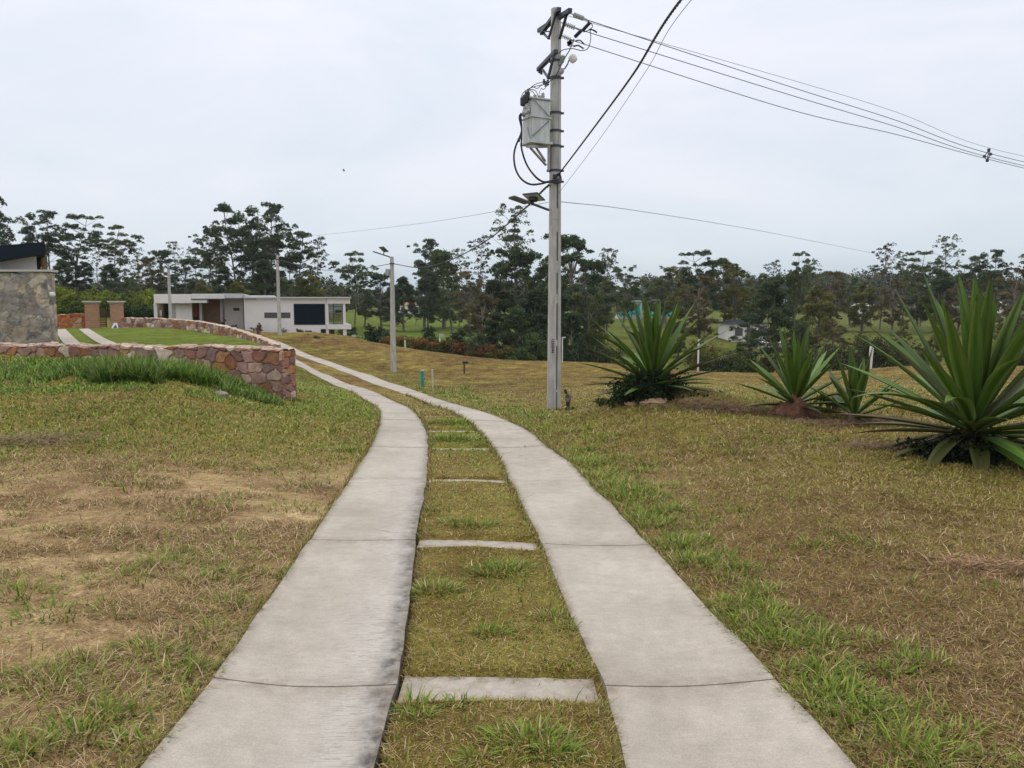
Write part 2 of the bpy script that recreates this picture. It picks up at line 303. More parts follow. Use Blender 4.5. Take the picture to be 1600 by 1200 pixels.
# ---------------------------------------------------------------- what grows where (shared by the soil and the blades)
C_F=np.array((.105,.172,.020)); C_O=np.array((.190,.185,.030)); C_S=np.array((.275,.200,.098)); C_B=np.array((.158,.100,.052)); C_D=np.array((.56,.43,.33)); C_L=np.array((.120,.185,.020)); C_K=np.array((.075,.05,.032))
def gau(x,y,cx,cy,sx,sy): return np.exp(-((x-cx)/sx)**2-((y-cy)/sy)**2)
def wall_end_x(y): return -4.55+0*y
def in_lawn(x,y):
    cw=np.interp(y,np.r_[17,CWY],np.r_[-5,CWX],left=-4.4,right=-30)
    return sst(.3,-.1,x-cw)*sst(17.6,18.6,y)*(y<58)
def cover(x,y):
    """weights: fresh, olive, straw, brown, bare soil, lawn, dark soil"""
    l1,l2,r1,r2=roadx(np.clip(y,-8,69.9))
    n1=fbm(x*.45,y*.45,1); n2=fbm(x*1.3,y*1.3,20); n3=fbm(x*4,y*4,40,3); n4=fbm(x*.9+5,y*.9,60)
    k=np.clip(y/12,.6,3)
    dr=(x-r2)/k; dl=(l1-x)/k; near=sst(75,60,y)
    W=np.zeros((7,)+x.shape)
    inside=(x>l1-.02)&(x<r2+.02)&(y<66)
    right=(x>=r2)&~inside; left=(x<=l1)&~inside
    # ---- right hand verge
    fr=np.exp(-((dr-.36)/.30)**2)*sst(.42,.60,n2)*1.7*sst(60,50,y)
    fr=fr+.35*sst(.58,.7,n4)*sst(2,6,y)
    ol=.55+1.5*sst(.42,.62,n1)*sst(5,9,y)+.5*sst(9,12,y)+.9*sst(6,7.8,y+.35*x)*sst(.35,.55,n2)
    br=.45+3.0*gau(x,y,2.3,5.0,1.8,2.2)*sst(.30,.55,n2)+.3*gau(x,y,2.2,5.0,2.4,2.6)+.9*sst(.45,.65,n4)+.7*sst(.5,.62,n3)+.7*gau(x,y,4.3,6.2,1.2,.9)
    st=.8*sst(.4,.65,n2)+.35
    bare=2.2*gau(x,y,2.75,13.3,.7,.45)+1.0*gau(x,y,1.65,7.9,.5,.55)+.5*sst(.66,.75,n2)+.25*gau(x,y,1.8,8.4,1.5,.8)
    dk=.9*sst(.10,.03,dr)
    far=sst(15,21,y)
    Wr=np.array([fr,ol,st,br,bare,0*x,dk])
    far_r=np.array([.9*np.exp(-((dr-.35)/.5)**2)+.16,1.1+.6*sst(.5,.62,n1),.80+.4*sst(.45,.6,n4),1.1*sst(.35,.6,n2)+.65,.35+0*x,0*x,0*x])
    Wr=Wr*(1-far)+far_r*far
    # ---- left hand
    patch=gau(x,y,-2.7,6.3,2.6,2.3)+.7*gau(x,y,-4.5,5.0,2.0,1.6)+.35*gau(x,y,-1.6,8.2,1.0,1.6)+.5*gau(x,y,-2.6,3.6,1.6,1)
    patch=np.clip(patch,0,1)
    bare=3.6*patch*sst(.36,.54,fbm(x*1.1,y*1.8,80,5))+1.2*gau(x,y,-1.95,8.9,.5,.35)+1.6*gau(x,y,-3.1,6.1,.45,.25)+.6*np.exp(-(dl/.12)**2)*sst(9,7,y)+.12+.5*sst(.6,.7,n3)
    st=.9*patch+.5+.5*sst(.45,.65,n2)
    br=1.25*patch*sst(.35,.6,n3)+.3*sst(9,7,y)+.45*sst(.5,.65,n4)+1.6*gau(x,y,-4.9,8.9,.8,.4)
    ol=.42*(1-.6*patch)+1.7*sst(8.5,10.5,y+2*(n1-.5))*(1-.3*sst(.5,.6,n4))
    fr=.38*sst(.50,.62,fbm(x*1.6,y*1.6,90))*sst(.42,.6,n1+.08)+.15*gau(x,y,-1.1,3.0,.5,.6)+.5*gau(x,y,-2.3,8.4,.4,.5)
    fr=fr+.35*sst(8.5,10.5,y)*sst(.4,.6,n3)+1.3*sst(12.5,14.5,y)*sst(-4.6,-3.9,x+.1*(y-16)*0)*sst(.35,.55,n2+.1)+1.8*sst(17.0,19.5,y)*(x>-11)
    Wl=np.array([fr,ol,st,br,bare,0*x,0*x])
    lawn=np.array([.15+.2*sst(.5,.6,n1),.35*sst(.45,.6,n4),.04+0*x,.05*n2,0*x,1.5+0*x,0*x])
    # enclosed lawn: behind the low wall, inside the curved wall
    inl=in_lawn(x,y)
    Wl=Wl*(1-inl)+lawn*inl
    # ---- middle strip
    mid=np.array([.25*sst(.6,.7,n2)+1.5*gau(x,y,-.55,12.2,.5,1.4)+.05,1.1+.6*sst(.4,.6,n3),.75+.5*sst(.45,.6,n4),.8*sst(.48,.62,fbm(x*2.2,y*1.6,33))+1.0*gau(x,y,.1,3.0,.45,.25),.08+.6*sst(16,20,y),0*x,.1+0*x])
    W=np.where(inside,mid,np.where(right,Wr,Wl))
    # ---- far fields
    g=sst(66,80,y); n5=fbm(x*.03,y*.05,7); n6=fbm(x*.09,y*.12,9)
    gr=sst(-.02,.1,x/np.maximum(y,1)+.02)
    gr2=sst(.15,.4,x/np.maximum(y,1)); fld=np.array([1.6+.9*sst(.45,.6,n6),.10*gr+.3*sst(.5,.62,n5),.02+.2*sst(.6,.7,n6)*gr,.08+.5*sst(.60,.70,n5)*gr,.05*sst(.62,.7,n6),.9-.6*gr,.25*gr+.7*gr2+.9*sst(.5,.6,n6)*gr])
    W=W*(1-g)+fld*g
    return W
CP_=np.stack([C_F,C_O,C_S,C_B,C_D,C_L,C_K])
# curved low wall line (photo column,row of its foot, distance)
CW=[(187,511.5,55),(230,511.5,53.5),(270,513,52),(305,517,49.5),(340,523,46),(370,530,42),(395,536,38.5),(415,541,34),(424,544,32)]
CWP=[P(*c) for c in CW]
CWX=np.array([p[0] for p in CWP])[::-1]; CWY=np.array([p[1] for p in CWP])[::-1]
def smooth_h(x,y):
    """fine relief on top of the survey, kept off the concrete"""
    l1,l2,r1,r2=roadx(np.clip(y,-8,69.9))
    d=np.maximum(l1-x,x-r2); mid=(x>l2)&(x<r1)
    under=((x>l1+.03)&(x<l2+.02))|((x>r1+.03)&(x<r2-.03))
    e=(fbm(x*1.2,y*1.2,3)-.5)*.07*sst(.1,1.2,d)+(fbm(x*6,y*6,5,3)-.5)*.025*sst(.0,.4,d)*sst(40,20,y)
    bm_=np.min([abs(y-q) for q in (1.0,3.33,5.68,8.25,10.95,12.5,14.4)],0)
    e=e+np.where(mid,(fbm(x*5,y*5,6,3)-.5)*.02+.016-.034*sst(.17,.10,bm_)-.035*sst(.07,.02,x-l2),0)
    e=e-np.where(under&(y<69),.045,0)
    e=e+.20*gau(x,y,3.1,14.0,1.2,.8)+.12*gau(x,y,6.2,13.2,1.5,.5)
    return e
# ---- ground sheet
def build_ground():
    ys=np.concatenate([np.linspace(-40,0,12),np.linspace(.25,1.2,5),np.exp(np.linspace(math.log(1.3),math.log(900),760))])
    us=np.concatenate([np.linspace(-5,-1.1,14)[:-1],np.linspace(-1.1,-.72,26)[:-1],np.linspace(-.72,.72,720),np.linspace(.72,1.1,26)[1:],np.linspace(1.1,5,14)[1:]])
    wv=np.where(ys<1.3,1.3+(1.3-ys)*.6,ys)
    X=us[None]*wv[:,None]; Y=np.repeat(ys[:,None],len(us),1)
    Z=ground(X,Y)+smooth_h(X,Y)
    W=cover(X,Y); c=np.tensordot(W,CP_,axes=(0,0))/W.sum(0)[...,None]
    fresh=(W[0]+W[5])/W.sum(0)
    nr,nc=X.shape; idx=np.arange(nr*nc).reshape(nr,nc)
    Fc=np.stack([idx[:-1,:-1],idx[:-1,1:],idx[1:,1:],idx[1:,:-1]],-1).reshape(-1,4)
    V=np.stack([X,Y,Z],-1).reshape(-1,3)
    m=ground_mat()
    bare=((W[4]+W[2]*.4)/W.sum(0)).reshape(-1)
    me=npmesh('ground',V,Fc,m,col=c.reshape(-1,3),uv=np.stack([fresh.reshape(-1),bare,(sst(13,26,Y)*sst(72,64,Y)*(1-in_lawn(X,Y))).reshape(-1)],-1),smooth=True)
    o=nobj('ground',me); o['kind']='structure'
def ground_mat():
    m=bpy.data.materials.new('ground_turf'); m.use_nodes=True; nt=m.node_tree; N=nt.nodes.new; L=nt.links.new
    b=nt.nodes['Principled BSDF']; b.inputs['Roughness'].default_value=.95; b.inputs['Specular IOR Level'].default_value=.1
    a=N('ShaderNodeAttribute'); a.attribute_name='Col'; g=N('ShaderNodeNewGeometry')
    cur=a.outputs['Color']
    def noise(scale,detail=5,rough=.65,st=(1,1,1)):
        mp=N('ShaderNodeMapping'); mp.inputs['Scale'].default_value=st; L(g.outputs['Position'],mp.inputs[0])
        n=N('ShaderNodeTexNoise'); n.inputs['Scale'].default_value=scale; n.inputs['Detail'].default_value=detail; n.inputs['Roughness'].default_value=rough; L(mp.outputs[0],n.inputs[0]); return n.outputs[0]
    def mul(cur,fac,lo,hi,c0,c1):
        r=N('ShaderNodeMapRange'); r.inputs[1].default_value=lo; r.inputs[2].default_value=hi; L(fac,r.inputs[0])
        mx=N('ShaderNodeMix'); mx.data_type='RGBA'; mx.inputs['A'].default_value=(*c0,1); mx.inputs['B'].default_value=(*c1,1); L(r.outputs[0],mx.inputs['Factor'])
        k=N('ShaderNodeMix'); k.data_type='RGBA'; k.blend_type='MULTIPLY'; k.inputs['Factor'].default_value=1; L(cur,k.inputs['A']); L(mx.outputs['Result'],k.inputs['B']); return k.outputs['Result']
    cur=mul(cur,noise(75,6,.8,(1,1,1)),.32,.68,(.34,.30,.26),(1.45,1.45,1.4))  # multipliers darken the soil, painting in shade under the thatch
    cur=mul(cur,noise(14,6,.8),.32,.68,(.60,.57,.52),(1.3,1.3,1.3))
    cur=mul(cur,noise(5,6,.8),.35,.65,(.74,.68,.60),(1.18,1.2,1.15))
    cur=mul(cur,noise(1.3,5,.75,(1,.8,1)),.36,.64,(.70,.62,.56),(1.2,1.24,1.16))
    cur=mul(cur,noise(.30,4,.6,(1,.6,1)),.35,.65,(.84,.80,.74),(1.10,1.14,1.06))
    ax=N('ShaderNodeAttribute'); ax.attribute_name='ax'; sx=N('ShaderNodeSeparateXYZ'); L(ax.outputs['Vector'],sx.inputs[0])
    far=mul(cur,noise(.9,6,.85),.40,.58,(.60,.50,.42),(1.18,1.18,1.12)); far=mul(far,noise(2.6,4,.8),.40,.60,(.70,.62,.54),(1.18,1.20,1.15)); far=mul(far,noise(.22,4,.7),.42,.62,(.80,.74,.72),(1.06,1.14,1.0))
    mm=N('ShaderNodeMix'); mm.data_type='RGBA'; L(sx.outputs[2],mm.inputs['Factor']); L(cur,mm.inputs['A']); L(far,mm.inputs['B']); cur=mm.outputs['Result']
    L(cur,b.inputs['Base Color'])
    bp=N('ShaderNodeBump'); bp.inputs['Strength'].default_value=.7; bp.inputs['Distance'].default_value=.03; L(noise(45,6,.75),bp.inputs['Height']); L(bp.outputs[0],b.inputs['Normal'])
    return m
build_ground()
# ---- concrete tracks and cross beams
def conc_mat():
    m=bpy.data.materials.new('brushed_concrete'); m.use_nodes=True; nt=m.node_tree; N=nt.nodes.new; L=nt.links.new
    b=nt.nodes['Principled BSDF']; b.inputs['Roughness'].default_value=.88; b.inputs['Specular IOR Level'].default_value=.25
    at=N('ShaderNodeAttribute'); at.attribute_name='ax'; sep=N('ShaderNodeSeparateXYZ'); L(at.outputs['Vector'],sep.inputs[0])
    g=N('ShaderNodeNewGeometry')
    def noise(scale,detail=5,rough=.6,st=(1,1,1)):
        mp=N('ShaderNodeMapping'); mp.inputs['Scale'].default_value=st; L(g.outputs['Position'],mp.inputs[0])
        n=N('ShaderNodeTexNoise'); n.inputs['Scale'].default_value=scale; n.inputs['Detail'].default_value=detail; n.inputs['Roughness'].default_value=rough; L(mp.outputs[0],n.inputs[0]); return n.outputs[0]
    def mr(x,a,b_,c,d):
        r=N('ShaderNodeMapRange'); r.inputs[1].default_value=a; r.inputs[2].default_value=b_; r.inputs[3].default_value=c; r.inputs[4].default_value=d; L(x,r.inputs[0]); return r.outputs[0]
    def mth(op,a,b_=None):
        n=N('ShaderNodeMath'); n.operation=op; n.use_clamp=False
        for i,v in enumerate((a,b_)):
            if v is None: continue
            if isinstance(v,(int,float)): n.inputs[i].default_value=v
            else: L(v,n.inputs[i])
        return n.outputs[0]
    base=N('ShaderNodeMix'); base.data_type='RGBA'; base.inputs['A'].default_value=(.335,.300,.258,1); base.inputs['B'].default_value=(.425,.385,.338,1); L(mr(noise(1.1,6),.35,.65,0,1),base.inputs['Factor'])
    f=mth('MULTIPLY',mr(noise(9,6,.7),.3,.7,.86,1.10),mr(noise(6,5,.7,(1.2,22,1)),.3,.7,.93,1.06))
    f=mth('MULTIPLY',f,mr(noise(130,3,.8),.3,.7,.80,1.16))
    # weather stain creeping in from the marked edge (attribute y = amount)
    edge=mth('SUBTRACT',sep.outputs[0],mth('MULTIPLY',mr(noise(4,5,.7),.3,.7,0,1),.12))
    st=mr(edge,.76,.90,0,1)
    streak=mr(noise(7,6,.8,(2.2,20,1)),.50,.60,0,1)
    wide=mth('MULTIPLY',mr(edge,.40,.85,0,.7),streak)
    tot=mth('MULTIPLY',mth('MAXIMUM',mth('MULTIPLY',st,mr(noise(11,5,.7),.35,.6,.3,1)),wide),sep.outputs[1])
    # pale bleached rim
    sc=N('ShaderNodeVectorMath'); sc.operation='SCALE'; L(base.outputs['Result'],sc.inputs[0]); L(f,sc.inputs['Scale'])
    bl=N('ShaderNodeMix'); bl.data_type='RGBA'; L(sc.outputs[0],bl.inputs['A']); bl.inputs['B'].default_value=(.50,.48,.45,1); L(mth('MULTIPLY',mr(edge,.35,.85,0,.6),sep.outputs[1]),bl.inputs['Factor'])
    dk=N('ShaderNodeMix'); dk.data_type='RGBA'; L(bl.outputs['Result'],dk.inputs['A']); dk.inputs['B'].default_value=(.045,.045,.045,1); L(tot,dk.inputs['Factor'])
    # dirt along any edge
    dirt=mth('MULTIPLY',mr(noise(12,5,.7),.4,.62,.15,1),sep.outputs[2])
    d2=N('ShaderNodeMix'); d2.data_type='RGBA'; L(dk.outputs['Result'],d2.inputs['A']); d2.inputs['B'].default_value=(.17,.135,.10,1); L(dirt,d2.inputs['Factor'])
    spots=mth('MULTIPLY',mr(noise(3.3,2,.4),.72,.76,0,1),.5)
    d3=N('ShaderNodeMix'); d3.data_type='RGBA'; L(d2.outputs['Result'],d3.inputs['A']); d3.inputs['B'].default_value=(.25,.23,.20,1); L(spots,d3.inputs['Factor'])
    big=mth('MULTIPLY',mr(noise(.8,6,.75),.50,.66,0,1),.42)
    d4=N('ShaderNodeMix'); d4.data_type='RGBA'; L(d3.outputs['Result'],d4.inputs['A']); d4.inputs['B'].default_value=(.26,.23,.19,1); L(big,d4.inputs['Factor'])
    wv_=N('ShaderNodeTexNoise'); wv_.inputs['Scale'].default_value=2.5; wv_.inputs['Detail'].default_value=5; L(g.outputs['Position'],wv_.inputs[0])
    va=N('ShaderNodeVectorMath'); va.operation='MULTIPLY_ADD'; L(wv_.outputs['Color'],va.inputs[0]); va.inputs[1].default_value=(.5,.5,.5); L(g.outputs['Position'],va.inputs[2])
    vo=N('ShaderNodeTexVoronoi'); vo.feature='DISTANCE_TO_EDGE'; vo.inputs['Scale'].default_value=.55; L(va.outputs[0],vo.inputs[0])
    ck=mth('MULTIPLY',mr(vo.outputs['Distance'],.0015,.0045,1,0),mr(noise(.7,2,.5),.54,.60,0,.75))
    d5=N('ShaderNodeMix'); d5.data_type='RGBA'; L(d4.outputs['Result'],d5.inputs['A']); d5.inputs['B'].default_value=(.09,.075,.06,1); L(ck,d5.inputs['Factor'])
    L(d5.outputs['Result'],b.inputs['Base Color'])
    bp=N('ShaderNodeBump'); bp.inputs['Strength'].default_value=.35; bp.inputs['Distance'].default_value=.004; L(mth('ADD',noise(160,3),mth('MULTIPLY',noise(30,4,.6,(.6,7,1)),1.4)),bp.inputs['Height']); L(bp.outputs[0],b.inputs['Normal'])
    return m
M['conc']=conc_mat()
JY=[-6,-3.4,-1.0,1.0,3.33,5.68,8.25,10.95,13.6,16.3]+[16.3+2.4*k for k in range(1,22)]
def strip(name,fa_,fb_,stain,seed):
    V=[];Fq=[];ax=[]; nx=14
    for j,(a,b_) in enumerate(zip(JY[:-1],JY[1:])):
        if a>66: break
        gap=.0035 if a<12 else .008; n=max(6,int((b_-a)/.12)) if a<20 else 8
        yy=np.linspace(a+gap,b_-gap,n)
        xa=np.interp(yy,YG,fa_);xb=np.interp(yy,YG,fb_)
        wob=lambda s:(fbm(yy*4.5,0*yy+s,s,4)-.5)*.030*np.clip(yy/6,.6,1.6)
        xa=xa+wob(seed)-.0;xb=xb+wob(seed+9)
        t=np.linspace(0,1,nx)
        X=xa[:,None]*(1-t)+xb[:,None]*t; Yy=np.repeat(yy[:,None],nx,1)
        Zc=ground(X,Yy); top=Zc+.018+(j%3)*.0015
        base=len(V)
        # top grid
        idx=np.arange(n*nx).reshape(n,nx)+base
        V+=list(np.stack([X,Yy,top],-1).reshape(-1,3))
        tt=np.repeat(t[None],n,0); 
        e=np.minimum(tt,1-tt); dy=np.minimum(Yy-yy[0],yy[-1]-Yy)
        dirt=np.maximum(sst(.05,.0,e)*.8,sst(.05,.0,dy)*.5)
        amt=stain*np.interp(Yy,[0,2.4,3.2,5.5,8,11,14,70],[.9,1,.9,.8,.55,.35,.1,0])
        ax+=list(np.stack([tt,amt,dirt],-1).reshape(-1,3))
        Fq+=list(np.stack([idx[:-1,:-1],idx[:-1,1:],idx[1:,1:],idx[1:,:-1]],-1).reshape(-1,4))
        rim=list(idx[0,:])+list(idx[1:,-1])+list(idx[-1,-2::-1])+list(idx[-2:0:-1,0])
        b2=len(V); V+=[V[i]-np.array((0,0,.14)) for i in rim]; ax+=[ax[i]*np.array((1,1,0))+np.array((0,0,.9)) for i in rim]
        r=len(rim)
        for q in range(r): Fq.append((rim[q],b2+q,b2+(q+1)%r,rim[(q+1)%r]))
    me=npmesh(name,np.array(V),np.array(Fq),M['conc'],uv=np.array(ax),smooth=False)
    o=nobj(name,me); o['kind']='structure'; return o
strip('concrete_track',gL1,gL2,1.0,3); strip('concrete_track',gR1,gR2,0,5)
def beams():
    for yb,wd_ in [(1.0,.26),(3.33,.25),(5.68,.22),(8.25,.22),(10.95,.22),(12.5,.2),(14.4,.2)]:
        V=[];Fq=[];ax=[]; nx=16; n=5
        l2=float(np.interp(yb,YG,gL2));r1=float(np.interp(yb,YG,gR1))
        t=np.linspace(0,1,nx); xs=l2+.02+(r1-l2-.06)*t
        e0=yb-wd_/2+(fbm(t*7,0*t+yb,4)-.5)*.12; e1=yb+wd_/2+(fbm(t*7,0*t+yb+7,4)-.5)*.10
        s=np.linspace(0,1,n)[:,None]; Yy=e0[None]*(1-s)+e1[None]*s; X=np.repeat(xs[None],n,0)
        top=ground(X,Yy)-.010
        V=list(np.stack([X,Yy,top],-1).reshape(-1,3)); idx=np.arange(n*nx).reshape(n,nx)
        Fq=list(np.stack([idx[:-1,:-1],idx[:-1,1:],idx[1:,1:],idx[1:,:-1]],-1).reshape(-1,4))
        ee=np.minimum(s,1-s)+0*X; ax=list(np.stack([0*X,0*X,np.maximum(sst(.35,0,ee)*.8,sst(.08,0,np.minimum(t,1-t)[None]+0*X))+.30],-1).reshape(-1,3))
        rim=list(idx[0,:])+list(idx[1:,-1])+list(idx[-1,-2::-1])+list(idx[-2:0:-1,0]); b2=len(V); V+=[V[i]-np.array((0,0,.1)) for i in rim]; ax+=[ax[i] for i in rim]; r=len(rim)
        for q in range(r): Fq.append((rim[q],b2+q,b2+(q+1)%r,rim[(q+1)%r]))
        o=nobj('cross_beam',npmesh('cross_beam',np.array(V),np.array(Fq),M['conc'],uv=np.array(ax))); o['kind']='structure'
beams()
# ---- driveway tracks on the enclosed lawn
def lawn_track(pix):
    pts=[G(*p) for p in pix]; (a,b_),(c,d)=pts[:2],pts[2:]
    n=24;nx=5; s=np.linspace(0,1,n)[:,None]; t=np.linspace(0,1,nx)[None]
    A0=np.array(a);A1=np.array(b_);B0=np.array(d);B1=np.array(c)
    X=(A0[0]*(1-t)+A1[0]*t)*(1-s)+(B0[0]*(1-t)+B1[0]*t)*s; Y=(A0[1]*(1-t)+A1[1]*t)*(1-s)+(B0[1]*(1-t)+B1[1]*t)*s
    Z=ground(X,Y)+smooth_h(X,Y)*0+.05
    V=list(np.stack([X,Y,Z],-1).reshape(-1,3)); idx=np.arange(n*nx).reshape(n,nx)
    Fq=list(np.stack([idx[:-1,:-1],idx[:-1,1:],idx[1:,1:],idx[1:,:-1]],-1).reshape(-1,4))
    rim=list(idx[0,:])+list(idx[1:,-1])+list(idx[-1,-2::-1])+list(idx[-2:0:-1,0]); b2=len(V); V+=[V[i]-np.array((0,0,.14)) for i in rim]; r=len(rim)
    for q in range(r): Fq.append((rim[q],b2+q,b2+(q+1)%r,rim[(q+1)%r]))
    o=nobj('garden_path',npmesh('garden_path',np.array(V),np.array(Fq),M['conc'],uv=np.zeros((len(V),3)))); o['kind']='structure'
lawn_track([(103,540),(133,540),(102,515),(86,516)])
lawn_track([(160,540),(186,540),(138,514.5),(123,515)])
lawn_track([(60,524.5),(93,524.5),(90,522.6),(60,522.6)])
# ---------------------------------------------------------------- grass blades
def blades(name,x,y,col,length,lean,width,az=None,segs=2,z=None):
    """curved tapered blades; returns mesh"""
    n=len(x)
    if z is None: z=ground(x,y)+smooth_h(x,y)-.004
    if az is None: az=rng.uniform(0,2*math.pi,n)
    dx,dy=np.cos(az),np.sin(az); px_,py_=-dy,dx
    rows=segs+1; V=np.zeros((n,rows*2-1,3),np.float32)
    for r in range(rows):
        t=r/segs
        a=np.where(lean>1.2,lean*(.9+.1*t),lean*(.55+.5*t))
        h=length*t*np.cos(a); o=length*t*np.sin(a)
        w=width*(1-t**1.5)*.5
        cx=x+dx*o;cy=y+dy*o;cz=z+h
        if r<segs:
            V[:,2*r]=np.stack([cx-px_*w,cy-py_*w,cz],-1); V[:,2*r+1]=np.stack([cx+px_*w,cy+py_*w,cz],-1)
        else: V[:,2*r]=np.stack([cx,cy,cz],-1)
    k=rows*2-1; tris=[]
    for r in range(segs-1): tris+=[(2*r,2*r+1,2*r+3),(2*r,2*r+3,2*r+2)]
    tris.append((2*segs-2,2*segs-1,2*segs))
    tris=np.array(tris); Fc=(np.arange(n)[:,None,None]*k+tris[None]).reshape(-1,3)
    c=np.repeat(col[:,None],k,1).reshape(-1,3)
    return V.reshape(-1,3),Fc,c
PAL=[np.array(((.105,.175,.018),(.17,.25,.030),(.26,.31,.05))),
     np.array(((.24,.225,.042),(.34,.31,.075),(.155,.15,.028))),
     np.array(((.44,.32,.16),(.58,.45,.27),(.28,.18,.08))),
     np.array(((.22,.135,.06),(.31,.205,.10),(.12,.075,.035))),
     np.array(((.42,.30,.17),(.30,.20,.11),(.25,.22,.07))),
     np.array(((.11,.17,.03),(.15,.21,.04),(.13,.16,.03))),
     np.array(((.10,.07,.04),(.14,.10,.05),(.08,.09,.03)))]
def build_turf(N0=1500000):
    # distance distribution: dense near the viewpoint, thinning out
    ys=np.linspace(1.9,70,5000); rho=np.where(ys<3.5,1,(3.5/ys)**1.7)*ys*1.55
    cdf=np.cumsum(rho); cdf/=cdf[-1]
    y=np.interp(rng.random(N0),cdf,ys); u=rng.uniform(-.9,.98,N0); x=u*y
    l1,l2,r1,r2=roadx(y)
    e=.02*(rng.random(N0)-.2)
    on=((x>l1-e)&(x<l2+e))|((x>r1-e)&(x<r2+e))
    for yb,w_ in [(1.0,.26),(3.33,.25),(5.68,.22),(8.25,.22),(10.95,.22),(12.5,.2),(14.4,.2)]:
        on|=(abs(y-yb)<w_/2-.028)&(x>l2)&(x<r1)&(rng.random(N0)<.93)
    cwx=np.interp(y,CWY,CWX,left=9,right=-60); rwy=np.interp(x,[p[0] for p in RW],[p[1] for p in RW])
    foot=(x<-4.5)&(y>rwy-.08)&(y<rwy+.5); foot|=(abs(x-cwx-.1)<.6)&(y>30)&(y<56); foot|=(x<-14.8)&(y>28.9)&(y<29.4)|((x/y<-.40)&(y>53))|((x/y<-.19)&(y>69))
    k=(~on)&(~foot)&(in_lawn(x,y)<.5)&(rng.random(N0)<np.clip(1.35-y/45,.25,1)); x=x[k];y=y[k]
    W=cover(x,y); W[4]*=.28; tot=W.sum(0)
    # thin out over bare earth
    bare=cover(x,y)[4]/np.maximum(cover(x,y).sum(0),1e-6); keep=rng.random(len(x))>np.clip(bare*1.9-.1,0,.93)
    x=x[keep];y=y[keep];W=W[:,keep];tot=tot[keep]
    c=np.cumsum(W/tot,0); r=rng.random(len(x)); typ=(r[None]>c).sum(0).clip(0,6); sw=(x<0)&(y<9)&(typ==0)&(rng.random(len(x))<.45); typ=np.where(sw,rng.choice([1,2,3],len(x)),typ)
    n=len(x); l1,l2,r1,r2=roadx(y); mid=(x>l2)&(x<r1)
    Lb=np.array([.046,.032,.050,.042,.035,.030,.030])[typ]*rng.lognormal(0,.38,n)
    Lb=np.where(mid,Lb*np.where(typ==0,.8,.55),Lb)
    left=(x<l1)&(y<9); Lb=np.where(left&(typ<4),Lb*1.35,Lb)
    lean=np.array([.95,1.0,1.38,1.42,1.45,.8,1.3])[typ]+rng.normal(0,.25,n); lean=np.clip(lean,.1,1.5)
    wdt=(.0035+.0035*rng.random(n))*np.array([1.5,1,.7,.8,.7,1,1])[typ]*np.clip(y/4,1,5.5)**.95
    Lb=Lb*np.clip(y/6,1,3)**.4; Lb=np.minimum(Lb,np.clip(.17-.004*y,.06,.15)); lean=np.clip(lean+sst(12,25,y)*.35,.1,1.5)
    pal=np.stack(PAL); pick=rng.integers(0,3,n); col=pal[typ,pick]*rng.uniform(.75,1.2,n)[:,None]
    V,Fc,c=blades('turf',x,y,col,Lb,lean,wdt)
    o=nobj('grass',npmesh('grass',V,Fc,M['blade'],col=c)); tag(o,'short mown turf of mixed green and dry straw blades','grass',kind='stuff')
def tuft_arrays(cx,cy,r,n,L,palidx=0,lean=1.15,wd=.008,seed=0):
    a=rng.uniform(0,2*math.pi,n); q=np.sqrt(rng.random(n))*r
    x=cx+np.cos(a)*q*1.25;y=cy+np.sin(a)*q*.8
    az=a+rng.normal(0,.6,n); Lb=L*rng.lognormal(0,.3,n); le=np.clip(lean*(.35+.8*q/r)+rng.normal(0,.2,n),.05,1.5)
    dry=rng.random(n)<.12
    pal=PAL[palidx][rng.integers(0,3,n)]; pal=np.where(dry[:,None],PAL[2][rng.integers(0,3,n)],pal)*rng.uniform(.7,1.2,n)[:,None]
    return x,y,az,Lb,le,np.full(n,wd)*rng.uniform(.7,1.3,n),pal
